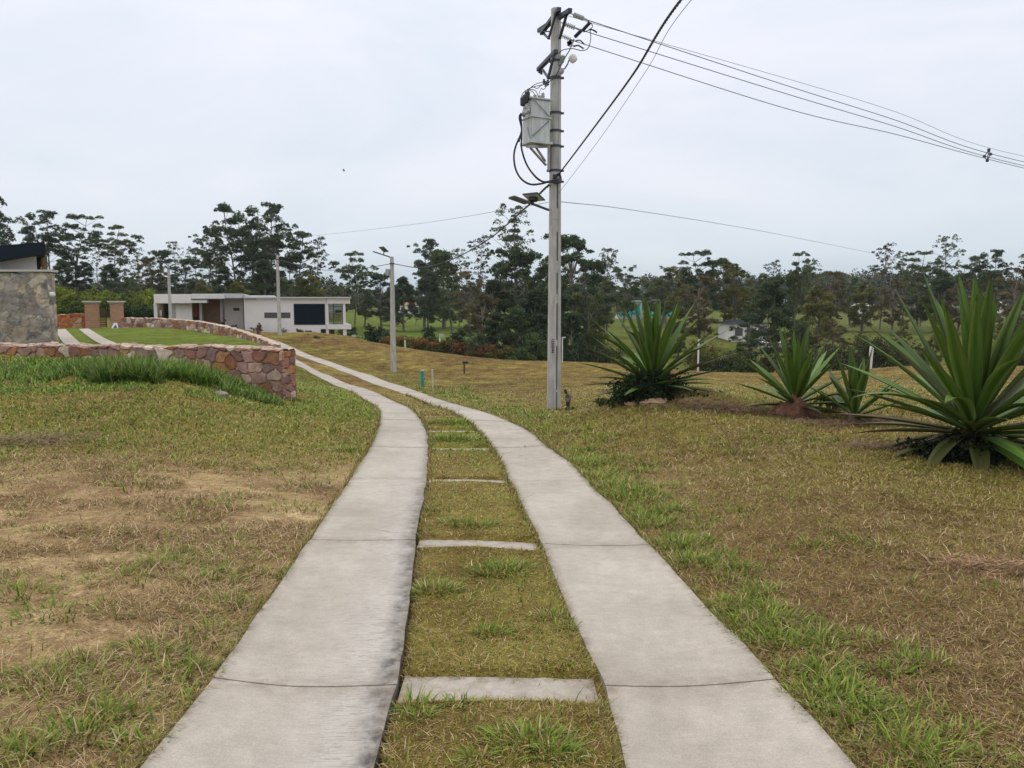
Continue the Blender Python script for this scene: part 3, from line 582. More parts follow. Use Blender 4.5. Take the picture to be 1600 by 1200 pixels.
def build_tufts():
    T=[]
    near=[(848,645,.28,150,.10),(884,646,.28,150,.10),(866,650,.2,110,.07),(608,587,.35,130,.12),(622,587,.35,130,.12),(470,628,.3,200,.12),(450,632,.3,200,.12),(735,822,.20,260,.09),(705,662,.35,420,.13),(705,688,.30,420,.13),(775,897,.17,330,.075),(800,888,.13,200,.07),(678,926,.13,300,.075),(765,993,.08,110,.065),(862,968,.10,110,.05),(888,985,.07,70,.05),
          (640,1108,.11,110,.08),(655,1128,.05,50,.07),(720,1103,.06,50,.06),(830,1165,.13,260,.08),(868,1185,.08,110,.07),(745,1190,.06,60,.06),
          (1180,975,.24,300,.10),(1215,1005,.16,180,.09),(1140,945,.14,140,.08),(1065,850,.25,260,.10),(1100,880,.2,160,.09),(1300,1090,.18,220,.09),(1340,1120,.16,180,.09),(1270,1050,.15,160,.09),(1410,1170,.14,160,.09),(1440,1040,.12,90,.08),(1385,1010,.1,80,.07),
          (955,760,.35,300,.11),(925,745,.3,240,.11),(985,775,.3,240,.1),(1020,815,.28,200,.1),(900,725,.35,250,.11),(1190,870,.3,120,.06),(1150,740,.3,90,.06),
          (465,795,.28,190,.09),(545,705,.25,200,.11),(440,900,.1,60,.08),(330,905,.16,90,.09),(250,880,.2,130,.09),(200,905,.2,110,.09),(285,865,.22,100,.08),(370,945,.14,90,.09),(330,985,.12,80,.09),(230,1020,.14,110,.09),(300,1050,.14,110,.09),(170,1120,.12,120,.09),(130,1150,.12,130,.09),(230,1165,.1,90,.08),(70,1060,.15,130,.09),(90,960,.18,130,.09),(30,930,.2,150,.1),(40,1170,.1,120,.09),(400,1010,.1,60,.07),(300,810,.25,90,.07),(90,830,.25,120,.07),(210,760,.3,120,.08)]
    for px,py,r,n,L in near:
        g=G(px,py)
        if g: T.append(tuft_arrays(g[0],g[1],r,n,L,wd=.0075 if g[1]<7 else .012))
    # ragged green fringe on the right verge and assorted scattered clumps
    for k in range(90):
        y=2.2*math.exp(rng.random()*2.6); r2=float(np.interp(y,YG,gR2)); x=r2+.12+abs(rng.normal(0,.42))*np.clip(y/8,.7,2.2)
        T.append(tuft_arrays(x,y,.07*np.clip(y/4,1,3),int(60),.07+.005*y,wd=.006*np.clip(y/5,1,3)))
    for k in range(260):
        y=2.2*math.exp(rng.random()*2.2); x=rng.uniform(-.72,.72)*y; l1,l2,r1,r2=[float(v) for v in roadx(y)]
        if l1-.1<x<r2+.1: continue
        T.append(tuft_arrays(x,y,.05*np.clip(y/4,1,3),int(22),.055+.004*y,palidx=int(rng.choice([0,0,1,2,5])),wd=.0055*np.clip(y/5,1,3)))
    # blades leaning over the concrete edges
    for g_,sgn in ((gL1,-1),(gL2,1),(gR1,-1),(gR2,1)):
        n=5200; y=2+20*rng.random(n)**1.8; x=np.interp(y,YG,g_)+sgn*(.012+abs(rng.normal(0,.03,n)))
        az=np.where(sgn<0,0,math.pi)+rng.normal(0,.9,n); ti=rng.choice([0,1,2,3,1],n) if sgn>0 and g_ is gR2 else rng.choice([1,1,2,3,5],n)
        pal=np.stack(PAL)[ti,rng.integers(0,3,n)]*rng.uniform(.7,1.15,n)[:,None]
        T.append((x,y,az,.045*rng.lognormal(0,.4,n)*np.clip(y/5,.9,2),np.clip(rng.normal(.95,.3,n),.1,1.5),.004*np.clip(y/4,1,4)*np.ones(n),pal))
    # loose straw litter
    n=42000; y=2+11*rng.random(n)**1.5; u=rng.uniform(-.75,.75,n); x=u*y; l1,l2,r1,r2=roadx(y); k=(x<l1-.02)|(x>r2+.03)|((x>l2)&(x<r1)&(rng.random(n)<.5)); x=x[k];y=y[k];n=len(x)
    pal=PAL[2][rng.integers(0,3,n)]*rng.uniform(.6,1.1,n)[:,None]
    T.append((x,y,rng.uniform(0,6.28,n),.07*rng.lognormal(0,.4,n),np.full(n,1.48)+rng.normal(0,.06,n),.0028*np.clip(y/4,1,3),pal))
    x,y,az,Lb,le,wd_,pal=[np.concatenate(q) for q in zip(*T)]
    l1,l2,r1,r2=roadx(y); k=~(((x>l1+.015)&(x<l2-.015))|((x>r1+.015)&(x<r2-.015))); x,y,az,Lb,le,wd_,pal=[q[k] for q in (x,y,az,Lb,le,wd_,pal)]; Lb=Lb*.8
    V,Fc,c=blades('tufts',x,y,pal,Lb,le,wd_,az=az,segs=3)
    o=nobj('grass',npmesh('weedy_grass',V,Fc,M['blade'],col=c)); tag(o,'coarse green weed tufts and loose straw over the turf','grass',kind='stuff')
def build_tall():
    # rank grass against the foot of the stone wall
    T=[]
    def patch(px0,px1,Y0,Y1,n,L,dens=None,dark=1,hi=0):
        u0=(px0-800)/F;u1=(px1-800)/F
        y=rng.uniform(Y0,Y1,n);x=(u0+(u1-u0)*rng.random(n))*y
        m=rng.random(n)<sst(.38,.58,fbm(x*1.3,y*1.3,11)+.10); x=x[m];y=y[m];k=len(x)
        top=sst(0,.25,(x/y-u0)/(u1-u0))*sst(1,.8,(x/y-u0)/(u1-u0))
        pal=np.array(((.055,.13,.016),(.095,.19,.024),(.18,.28,.045),(.035,.085,.014),(.24,.31,.07)))[rng.integers(0,5,k)]*dark*rng.uniform(.7,1.2,k)[:,None]
        dry=rng.random(k)<.06; pal[dry]=(.3,.24,.12)
        T.append((x,y,rng.uniform(0,6.28,k),L*rng.lognormal(0,.25,k)*(.45+.55*top),np.clip(rng.normal(.85,.3,k),.05,1.15),.017*rng.uniform(.7,1.5,k),pal))
    patch(60,410,14.8,16.0,11000,.30,dark=1.2); patch(140,250,14.3,15.0,3500,.36); patch(230,330,14.8,15.6,2500,.30,dark=1.4); patch(-150,160,14.6,17.4,7000,.14,dark=1.25); patch(330,440,14.6,15.8,2600,.15); patch(-150,430,13.6,15.4,9000,.07,dark=1.5)
    x,y,az,Lb,le,wd_,pal=[np.concatenate(q) for q in zip(*T)]
    # keep out of the wall's own footprint
    yw=np.interp(x,[p[0] for p in RW],[p[1] for p in RW]); k=y<yw-.05
    x,y,az,Lb,le,wd_,pal=[q[k] for q in (x,y,az,Lb,le,wd_,pal)]
    V,Fc,c=blades('tall',x,y,pal,Lb,le,wd_,az=az,segs=3)
    o=nobj('tall_grass',npmesh('tall_grass',V,Fc,M['blade'],col=c)); tag(o,'rank dark green grass growing along the foot of the stone wall','tall grass',kind='stuff')
# ---------------------------------------------------------------- rubble walls
def vor(s,t,cw,ch,seed):
    gi=np.floor(s/cw);gj=np.floor(t/ch); F1=np.full(s.shape,9.);F2=np.full(s.shape,9.);I=np.zeros(s.shape);J=np.zeros(s.shape)
    for a in (-2,-1,0,1,2):
        for b_ in (-2,-1,0,1,2):
            i=gi+a;j=gj+b_; sx=(i+.5+.38*(2*hash2(i,j,seed)-1)+.5*(j%2))*cw; ty=(j+.5+.36*(2*hash2(i,j,seed+5)-1))*ch
            wt=.75+.5*hash2(i,j,seed+9)
            d=np.maximum(np.abs(s-sx)/cw,np.abs(t-ty)/ch)*.85+np.hypot((s-sx)/cw,(t-ty)/ch)*.25; d=d*wt
            n=d<F1; F2=np.where(n,F1,np.minimum(F2,d)); F1=np.where(n,d,F1); I=np.where(n,i,I);J=np.where(n,j,J)
    return F1,F2,I,J
STONES=np.array((1.32,1.36,1.36))*np.array(((.25,.115,.085),(.29,.14,.075),(.18,.085,.07),(.40,.29,.23),(.26,.15,.125),(.46,.37,.30),(.28,.12,.06),(.20,.125,.115),(.33,.205,.165),(.24,.13,.105),(.31,.19,.15)))
GREYS=1.2*np.array(((.30,.26,.22),(.22,.20,.18),(.34,.29,.24),(.25,.21,.185),(.38,.33,.275),(.27,.235,.21),(.19,.175,.165),(.36,.285,.21),(.29,.25,.19)))
def rubble(name,path,zb,zt,thick,cw,ch,res,pal,mort,relief,seed,mat_,mortw=.09,label=None,cat='wall',capcol=None,group=None,warp=.35):
    """path: xy list (front line); zb/zt: bottom/top height at each path point; loops round front,top,back,ends"""
    pth=np.array(path,float); seg=np.hypot(*np.diff(pth,axis=0).T); S_=np.r_[0,np.cumsum(seg)]; Lt=S_[-1]
    ns=max(4,int(Lt/res)); s=np.linspace(0,Lt,ns); X=np.interp(s,S_,pth[:,0]);Y=np.interp(s,S_,pth[:,1]); B=np.interp(s,S_,zb);T=np.interp(s,S_,zt)
    tx=np.gradient(X);ty=np.gradient(Y);ln=np.hypot(tx,ty);tx/=ln;ty/=ln; nx_,ny_=ty,-tx     # outward (front) normal
    T=T+(fbm(s*2.6,s*0,seed+2)-.5)*.14*min(1,cw*2.5)
    H=float((T-B).max()); nz=max(4,int(H/res)); nt_=max(3,int(thick/res))
    prof=[('f',k/nz) for k in range(nz+1)]+[('t',k/nt_) for k in range(1,nt_)]+[('b',1-k/nz) for k in range(nz+1)]
    VV=[];CC=[]
    tcoord=0
    for kind,v in prof:
        if kind=='f': x,y,z=X,Y,B+(T-B)*v; dn=(nx_,ny_,0); tc=B+(T-B)*v
        elif kind=='t': x,y,z=X-nx_*thick*v,Y-ny_*thick*v,T; dn=(0*nx_,0*ny_,1); tc=T+thick*v
        else: x,y,z=X-nx_*thick,Y-ny_*thick,B+(T-B)*v; dn=(-nx_,-ny_,0); tc=T+thick+(T-(B+(T-B)*v))
        w=fbm(s*3,tc*3,seed,3)-.5; w2_=fbm(s*3+9,tc*3+4,seed+1,3)-.5
        F1,F2,I,J=vor(s+w*cw*warp*1.6,tc+w2_*ch*warp*1.6,cw,ch,seed); e=F2-F1
        d=relief*(sst(mortw*.4,mortw*2.2,e)-.3+.5*(hash2(I,J,seed+3)-.5))+relief*.5*(fbm(s*9,tc*9,seed+4,3)-.5)
        c=pal[(hash2(I,J,seed+7)*len(pal)).astype(int).clip(0,len(pal)-1)]*(.75+.5*hash2(I,J,seed+8))[:,None]
        c=c*(.8+.4*fbm(s*6,tc*6,seed+11,3))[:,None]
        mk=sst(mortw,mortw*.4,e)[:,None]; c=c*(1-mk)+np.array(mort)*(.85+.3*fbm(s*12,tc*12,3,2))[:,None]*mk
        if capcol is not None and kind=='t': c=np.repeat(np.array(capcol)[None],len(s),0)*(.8+.4*fbm(s*5,tc*5,4,3))[:,None]
        VV.append(np.stack([x+dn[0]*d,y+dn[1]*d,z+dn[2]*d],-1));CC.append(c)
    VV=np.stack(VV,0);CC=np.stack(CC,0); r,cn=VV.shape[:2]; idx=np.arange(r*cn).reshape(r,cn)
    Fq=np.stack([idx[:-1,:-1],idx[:-1,1:],idx[1:,1:],idx[1:,:-1]],-1).reshape(-1,4)
    V=VV.reshape(-1,3);C=CC.reshape(-1,3)
    # ends: strip stitched between front and back columns with rubble relief
    for ci,sg in ((0,-1),(cn-1,1)):
        f0=VV[:nz+1,ci];b0=VV[nz+nt_:,ci][::-1]; m=max(3,int(thick/res)); tt=np.linspace(0,1,m)
        G_=f0[:,None]*(1-tt)[None,:,None]+b0[:,None]*tt[None,:,None]
        ss=tt[None]*thick+Lt+0*G_[...,0]; zz=G_[...,2]
        F1,F2,I,J=vor(ss,zz,cw*.7,ch*.8,seed+30); e=F2-F1; d=relief*(sst(mortw*.4,mortw*2.2,e)-.3)*np.sin(np.pi*tt)[None]**.3
        G_[...,0]+=sg*tx[ci]*d;G_[...,1]+=sg*ty[ci]*d
        c=pal[(hash2(I,J,seed+7)*len(pal)).astype(int).clip(0,len(pal)-1)]*(.8+.4*hash2(I,J,seed+8))[...,None]; mk=sst(mortw,mortw*.4,e)[...,None]; c=c*(1-mk)+np.array(mort)*mk
        k=len(V); V=np.concatenate([V,G_.reshape(-1,3)]);C=np.concatenate([C,c.reshape(-1,3)]); id2=np.arange(G_.shape[0]*m).reshape(-1,m)+k
        q=np.stack([id2[:-1,:-1],id2[:-1,1:],id2[1:,1:],id2[1:,:-1]],-1).reshape(-1,4)
        if sg<0:q=q[:,::-1]
        Fq=np.concatenate([Fq,q])
    o=nobj(name,npmesh(name,V,Fq,mat_,col=C,smooth=False))
    if label: tag(o,label,cat,group)
    return o
# ---------------------------------------------------------------- stone walls
rw=[(-260,20.6,533),(-100,19.4,537),(0,18.6,539),(150,17.6,541),(300,16.7,542),(390,16.2,545),(442,15.95,548)]
RW=[];rwt=[];rwb=[]
for px,Y,py in rw:
    p=P(px,py,Y); RW.append((p[0],p[1])); rwt.append(p[2]); rwb.append(min(gz(p[0],p[1]),gz(p[0],p[1]-.15))-.3)
rubble('stone_wall',RW,rwb,rwt,.42,.30,.21,.022,STONES,(.34,.25,.20),.045,11,M['stone'],mortw=.055,label='low reddish rubble stone boundary wall in the foreground with rank grass at its foot',cat='stone wall',capcol=(.40,.31,.25),group=None)
cwf=CWP; cwt=[]
for (px,py,Y),top in zip(CW,(497,497.5,499,502,508,516,525,533,539)):
    cwt.append(P(px,top,Y)[2])
cwp=[(p[0],p[1]) for p in cwf]; cwb=[gz(*p)-.25 for p in cwp]
cwt=[max(t,b_+.34) for t,b_ in zip(cwt,cwb)]
rubble('garden_wall',cwp,cwb,cwt,.35,.5,.3,.07,STONES,(.34,.26,.20),.04,23,M['stone'],mortw=.10,label='low curved rubble garden wall sweeping round the enclosed lawn towards the white house',cat='stone wall',capcol=(.45,.37,.31))
pth=[P(px,500,55.4)[:2] for px in (60,95,128)]
rubble('garden_wall',pth,[gz(*p)-.2 for p in pth],[P(100,r,55.4)[2] for r in (493,492,489)],.45,.5,.32,.07,np.array(((.40,.13,.05),(.46,.2,.09),(.36,.11,.04),(.5,.32,.2),(.30,.10,.05))),(.42,.26,.16),.04,31,M['stone'],mortw=.10,label='short orange rubble wall between the grey stone house wall and the left gate pillar',cat='stone wall')
# gate pillars and slatted gate
def pillar(px0,px1,lab):
    Y=54.6; x0=P(px0,500,Y)[0];x1=P(px1,500,Y)[0];w=x1-x0; xm=(x0+x1)/2; zt=P(170,474,Y)[2]; zb=gz(xm,Y)-.1
    r=empty('gate_pillar',(xm,Y+w/2,zb),math.radians(28)); h=zt-zb; w*=.88
    MB().box(-w/2,w/2,-w/2,w/2,0,h).build('shaft',M['brick'],r,bevel=.01)
    c=MB(); c.box(-w/2-.06,w/2+.06,-w/2-.06,w/2+.06,h,h+.07); c.box(-w/2-.15,w/2+.15,-w/2-.15,w/2+.15,h+.07,h+.17); c.build('coping',M['coping'],r,bevel=.012)
    tag(r,lab,'gate pillar',group='brick pillars either side of the garden gate')
pillar(127,150,'red brick gate pillar with pale coping, left of the slatted gate')
pillar(167,188.5,'red brick gate pillar with pale coping, right of the slatted gate')
def gate():
    Y=55.1; x0=P(152,500,Y)[0]; x1=P(166,500,Y)[0]; zt=P(160,480,Y)[2]; zb=gz(x0,Y)+.05; r=empty('garden_gate',((x0+x1)/2,Y,zb),math.radians(28)); w=(x1-x0)/2; h=zt-zb
    f=MB(); f.box(-w,-w+.06,-.03,.03,0,h); f.box(w-.06,w,-.03,.03,0,h*.92); f.box(-w+.06,w-.06,-.03,.03,h*.46,h*.50); f.build('frame',M['stick'],r)
    s=MB()
    for k in range(11): s.box(-w+.06,w-.06,-.045,-.032,.04+k*h/11.6,.04+k*h/11.6+.085)
    s.build('slat_panel',M['brownwood'],r); tag(r,'dark slatted timber garden gate between the two brick pillars','gate')
gate()
def folded_sign():
    x,y,_=P(181,513,53.4); z=gz(x,y); r=empty('folding_sign',(x,y,z))
    m=MB(); m.add([(-.24,-.15,0),(.24,-.15,0),(.10,0,.36),(-.12,0,.36),(-.24,-.12,0),(.24,-.12,0),(.1,.02,.34),(-.12,.02,.34)],[(0,1,2,3),(7,6,5,4),(0,4,5,1),(1,5,6,2),(2,6,7,3),(3,7,4,0)]); m.build('front_panel',M['white2'],r)
    m=MB(); m.add([(-.1,-.16,.03),(.16,-.16,.03),(.03,-.075,.24),(-.1,-.13,.03),(.16,-.13,.03),(.03,-.05,.24)],[(0,1,2),(5,4,3),(0,3,4,1),(1,4,5,2),(2,5,3,0)]); m.build('blue_triangle',mat('blue_patch',(.03,.06,.2),.6),r)
    tag(r,'small white folded board with a blue triangle at the foot of the right gate pillar','sign')
folded_sign()
# ---------------------------------------------------------------- grey stone house on the left edge
def left_house():
    Y=29.0; r=empty('stone_house',P(0,545,Y)[:2]+(0,)); ox,oy,_=r.location
    def X(px): return P(px,480,Y)[0]
    x0=X(-260);x1=X(77); zt=P(40,427,Y)[2]; zb=gz(X(40),Y)-.3
    o=rubble('stone_facade',[(x0,Y),(x1,Y)],[zb,zb],[zt,zt],.45,.42,.34,.05,GREYS,(.27,.235,.195),.02,51,M['stonefar'],mortw=.10,warp=1.3); o.parent=r; o.matrix_parent_inverse=Matrix.Translation((-ox,-oy,0))
    def T(m): return m
    L0=(-ox,-oy,0)
    def bld(mb,name,mt,bevel=0):
        return mb.build(name,mt,r,bevel=bevel,loc=L0)
    bld(MB().box(x0-.1,x1+.1,Y-.12,Y+.55,zt+.05,zt+.13),'wall_coping',M['coping'],.01)
    xw=X(47)
    zt2=zt+.13
    m=MB(); za=P(0,408,Y+.9)[2]; zc=P(47,399,Y+.9)[2]
    # white gable wall, top follows the roof slope
    sl=(zc-za)/(xw-X(0)); zl=za+sl*(x0-X(0))
    m.add([(x0,Y+.9,zb+1),(xw,Y+.9,zb+1),(xw,Y+.9,zc+.1),(x0,Y+.9,zl+.1),(x0,Y+7,zb+1),(xw,Y+7,zb+1),(xw,Y+7,zc+.1),(x0,Y+7,zl+.1)],[(0,1,2,3),(7,6,5,4),(0,4,5,1),(1,5,6,2),(2,6,7,3),(3,7,4,0)]); bld(m,'upper_wall',M['white'])
    m=MB(); m.box(X(60),X(69),Y+2.4,Y+3.0,zb+1,P(65,398,Y+2)[2]); bld(m,'column',M['brass'])
    m=MB(); m.box(xw,X(60),Y+3.2,Y+3.4,zb+1,zc+.2); bld(m,'recess_wall',M['stick'])
    m=MB(); xr=X(73.5); dz=lambda px,py:P(px,py,Y+.1)[2]
    zr_t=dz(70,378);zl_t=dz(0,383.5)+(dz(0,383.5)-dz(70,378))/(X(70)-X(0))*(X(0)-x0); zr_b=dz(70,396);zl_b=dz(0,407)+(dz(0,407)-dz(70,396))/(X(70)-X(0))*(X(0)-x0)
    m.add([(x0,Y+.1,zl_b),(xr,Y+.1,zr_b),(xr,Y+.1,zr_t),(x0,Y+.1,zl_t),(x0,Y+8,zl_b),(xr,Y+8,zr_b),(xr,Y+8,zr_t),(x0,Y+8,zl_t)],[(0,1,2,3),(7,6,5,4),(0,4,5,1),(1,5,6,2),(2,6,7,3),(3,7,4,0)]); bld(m,'roof',M['darkroof'])
    m=MB(); m.lathe([(.04,0),(.09,.03),(.09,.14),(.05,.18)],(X(77)+.06,Y-.02,P(75,460,Y)[2]),10,(1,0,0)); bld(m,'wall_lamp',M['white2'])
    for o_ in r.children:
        if o_.name.startswith('stone_facade'): continue
        for v in o_.data.vertices: v.co.x-=.66*max(0,v.co.y-(Y+.6))
    tag(r,'grey mottled stone house wall at the left edge with dark sloping roof over white gable','house')
left_house()
# ---------------------------------------------------------------- white modern house
def modern_house():
    Y=70.0; base=P(240,520,Y); r=empty('white_house',(base[0],Y,base[2])); L0=tuple(-v for v in r.location)
    def X(px,Yd=Y): return P(px,490,Yd)[0]
    def Z(py,Yd=Y): return P(400,py,Yd)[2]
    def bx(name,px0,px1,py0,py1,mt,y0=Y,dep=.3,parent=r,bevel=0):
        m=MB().box(X(px0,y0),X(px1,y0),y0,y0+dep,Z(py1,y0),Z(py0,y0)); o=m.build(name,mt,parent,bevel=bevel,loc=L0 if parent is r else None); return o
    # walls
    bx('wall',381.5,510,466,535,M['white'],Y,9)
    bx('wall',274,300,474,525,M['white'],Y,8)
    bx('wall',348,384,466.5,525,M['greywall'],Y+.8,6)
    bx('brick_wall',315,353,466.5,525,M['brownbrick'],Y+1.6,5)
    bx('brick_wall',250,265,474,520,M['brownbrick'],Y+2.0,5)
    bx('wall',300,302.5,474,525,M['brass'],Y+.3,1.4)
    bx('wall',314,318,474,525,M['coping'],Y+.5,1.2)
    bx('column',240.5,246,474,520,M['white2'],Y,.35)
    bx('column',266,273.5,474,520,M['galv'],Y-.05,.5)
    bx('roof',238,297,459.5,474,M['white'],Y-.7,10,bevel=.02)
    bx('roof',297,348,459.0,467,M['white2'],Y-.75,10,bevel=.02)
    bx('roof',348,377,458.8,466,M['slab'],Y-.4,10,bevel=.02)
    bx('roof',377,431,461.5,464.6,M['slab'],Y+.6,8)
    bx('roof',379,547.5,464.0,466.0,M['slab'],Y-.35,9.6)
    bx('fascia',510.1,547,466.02,474.5,M['white'],Y-.1,9)
    bx('canopy',295,319,468.2,473.4,M['white2'],Y-1.0,1.6,bevel=.02)
    m=MB(); m.box(X(294,Y-1.1),X(396,Y-1.1),Y-1.1,Y-.9,Z(467.9,Y-1.1),Z(466.6,Y-1.1)); m.box(X(275),X(298),Y-.9,Y-.02,Z(474.9,Y-.9),Z(474.1,Y-.9)); m.build('steel_trim',M['soffit'],r,loc=L0)
    bx('post',343.5,346.5,466.5,525,M['soffit'],Y-.9,.15)
    d=bx('door',302.6,314,474.5,525,M['timber'],Y+.9,.08)
    bx('pane',303.5,313,495,499,M['black'],Y+.86,.03,parent=d)
    g=bx('glass_panel',247,252,475,520,M['glass'],Y+.9,.04)
    # windows
    def window(px0,px1,py0,py1,pmat,n=1):
        x0,x1,z0,z1=X(px0),X(px1),Z(py1),Z(py0); f=MB(); t=.05
        f.box(x0,x1,Y-.035,Y+.02,z0,z0+t); f.box(x0,x1,Y-.035,Y+.02,z1-t,z1); f.box(x0,x0+t,Y-.035,Y+.02,z0+t,z1-t); f.box(x1-t,x1,Y-.035,Y+.02,z0+t,z1-t)
        for k in range(1,n): xx=x0+(x1-x0)*k/n; f.box(xx-.02,xx+.02,Y-.035,Y+.02,z0+t,z1-t)
        fo=f.build('window',M['soffit'],r,loc=L0)
        MB().box(x0+t,x1-t,Y-.02,Y+.03,z0+t,z1-t).build('pane',pmat,fo)
    window(459,508,474.5,507.5,M['curtain'],1); window(413,453.5,488.3,496.7,M['greypane'],4); window(500.5,508.6,514,528,M['curtain'],1); window(476,486,516.5,521,M['black'],1)
    sx=MB().box(X(368.5,Y+.8),X(378,Y+.8),Y+.77,Y+.82,Z(485.6,Y+.8),Z(481,Y+.8)).build('window',M['black'],r,loc=L0)
    # glazed balcony bay
    bx('column',510.1,513.4,474.6,506.9,M['white'],Y,.4); bx('column',536,540,474.6,506.9,M['white'],Y,.4)
    bx('column',510.1,513.4,514.6,536,M['white'],Y,.4); bx('column',535.5,541,514.6,542,M['white'],Y,.45); bx('column',536,540,474.6,506.9,M['white'],Y+7.6,.4); bx('column',535.5,541,514.6,542,M['white'],Y+7.6,.4)
    bx('balcony_slab',510.1,548,507,514.5,M['white'],Y-.1,9)
    w=bx('glass_panel',514,536,474.6,506.9,M['glass'],Y+.15,.03)
    m=MB()
    for px in (520.5,535): m.box(X(px),X(px)+.07,Y+.1,Y+.22,Z(506.9),Z(474.6))
    for py in (475,479.5,506): m.box(X(521.6),X(535),Y+.11,Y+.2,Z(py),Z(py)+.05)
    m.build('mullions',M['soffit'],r,loc=L0)
    bx('wall',523.5,535.4,515,542,M['brass'],Y+3,.2)
    bx('sign_plate',258.5,262,484.5,494,M['white2'],Y+1.94,.05)
    m=MB(); m.box(X(376.5),X(383),Y+.5,Y+1.3,Z(461.5),Z(459.4)); m.build('roof_vent',M['slab'],r,loc=L0)
    def shear(o_):
        for v in o_.data.vertices: v.co.x-=.27*(v.co.y-Y)
        for c_ in o_.children: shear(c_)
    for o_ in r.children: shear(o_)
    tag(r,'long white flat-roofed modern house with big dark window and glazed corner balcony','house')
modern_house()
# ---------------------------------------------------------------- distant buildings
def small_house(name,px0,px1,pyt,pyb,Y,wall,roof,lab,hip=.35,dep=8,win=2,extra=None):
    x0=P(px0,pyb,Y)[0];x1=P(px1,pyb,Y)[0];zt=P(px0,pyt,Y)[2];zb=P(px0,pyb,Y)[2]; g=gz((x0+x1)/2,Y); h=zt-zb
    r=empty(name,((x0+x1)/2,Y,min(zb,g))); e=min(zb,g); w=(x1-x0)/2; z0=0; z1=zb+h*(1-hip)-e
    MB().box(-w,w,0,dep,z0-.5,z1).build('wall',wall,r)
    m=MB(); o=.4; zt2=zt-e
    m.add([(-w-o,-o,z1),(w+o,-o,z1),(w+o,dep+o,z1),(-w-o,dep+o,z1),(-w*.5,dep*.5,zt2),(w*.5,dep*.5,zt2)],[(3,2,1,0),(0,1,5,4),(1,2,5),(2,3,4,5),(3,0,4)]); m.build('roof',roof,r)
    for k in range(win):
        xx=-w+(2*w)*(k+.5)/win; MB().box(xx-.55,xx+.55,-.04,.02,z1-1.7,z1-.6).build('window',M['greypane'],r)
    tag(r,lab,'house'); return r
small_house('farmhouse',624,657,472,481,235,M['white2'],M['terracotta'],'low white farmhouse with red roof beyond the green field, right of the second street lamp',.5,8,3)
small_house('farmhouse',799,815,474,490,190,M['white2'],M['terracotta'],'small red-roofed white house glimpsed through dark trees left of the utility pole',.5,8,2)
small_house('farmhouse',1145,1200,500,524,112,M['white2'],M['darkroof'],'pale white house half hidden behind trees right of the first spiky plant',.25,8,3)
small_house('farmhouse',1196,1232,532,550,100,M['white2'],M['slab'],'white low building seen through leaves above the second spiky plant',.2,7,2)
small_house('farmhouse',1562,1573,470,481,230,M['white2'],M['slab'],'tiny pale house among trees at the right edge',.4,6,1)
small_house('farmhouse',1522,1536,462,476,230,M['redpaint'],M['terracotta'],'small red hut glimpsed between the tall leaves of the right-hand spiky plant',.5,6,1)
small_house('farmhouse',1345,1360,472,487,250,M['slab'],M['slab'],'small grey shed with pale roof by the far field edge at right',.4,6,1)
def building_site():
    Y=185; x0=P(968,480,Y)[0];x1=P(1062,480,Y)[0]; zt=P(1000,470,Y)[2]; zb=gz((x0+x1)/2,Y); r=empty('unfinished_building',((x0+x1)/2,Y,zb)); w=(x1-x0)/2; h=zt-zb
    m=MB(); m.box(-w,-w*.25,0,8,0,h*.95); m.box(w*.1,w*.5,0,8,0,h); m.build('wall',M['slab'],r)
    m=MB(); m.box(-w-.4,-w*.2,-.6,8.5,h*.95,h*.95+.3); m.box(w*.05,w*.55,-.6,8.5,h,h+.3); m.build('roof',M['coping'],r)
    for k in (-.8,-.6,-.4,.25): MB().box(w*k-.6,w*k+.6,-.05,.03,h*.45,h*.75).build('window',M['black'],r)
    tag(r,'grey unfinished building behind the first spiky plant','building')
    nx_=50;nz_=10; V=[];Fq=[]
    for i in range(nx_+1):
        for j in range(nz_+1):
            x=-w*1.05+2.1*w*i/nx_; z=h*.45*j/nz_*(.8+.4*math.sin(i*.9)) - .3*math.sin(i*.35)
            V.append((x,-1.6+.35*math.sin(i*1.3+j*.4)+.1*math.sin(i*3.1),max(z,-.2)+.0))
    for i in range(nx_):
        if 16<i<19 or 30<i<34: continue
        for j in range(nz_): a=i*(nz_+1)+j; Fq.append((a,a+nz_+1,a+nz_+2,a+1))
    o=nobj('shade_netting',npmesh('shade_netting',np.array(V),np.array(Fq),M['tarp']),loc=((x0+x1)/2,Y,zb+.9)); tag(o,'turquoise construction netting hung in front of the grey unfinished building','netting')
building_site()
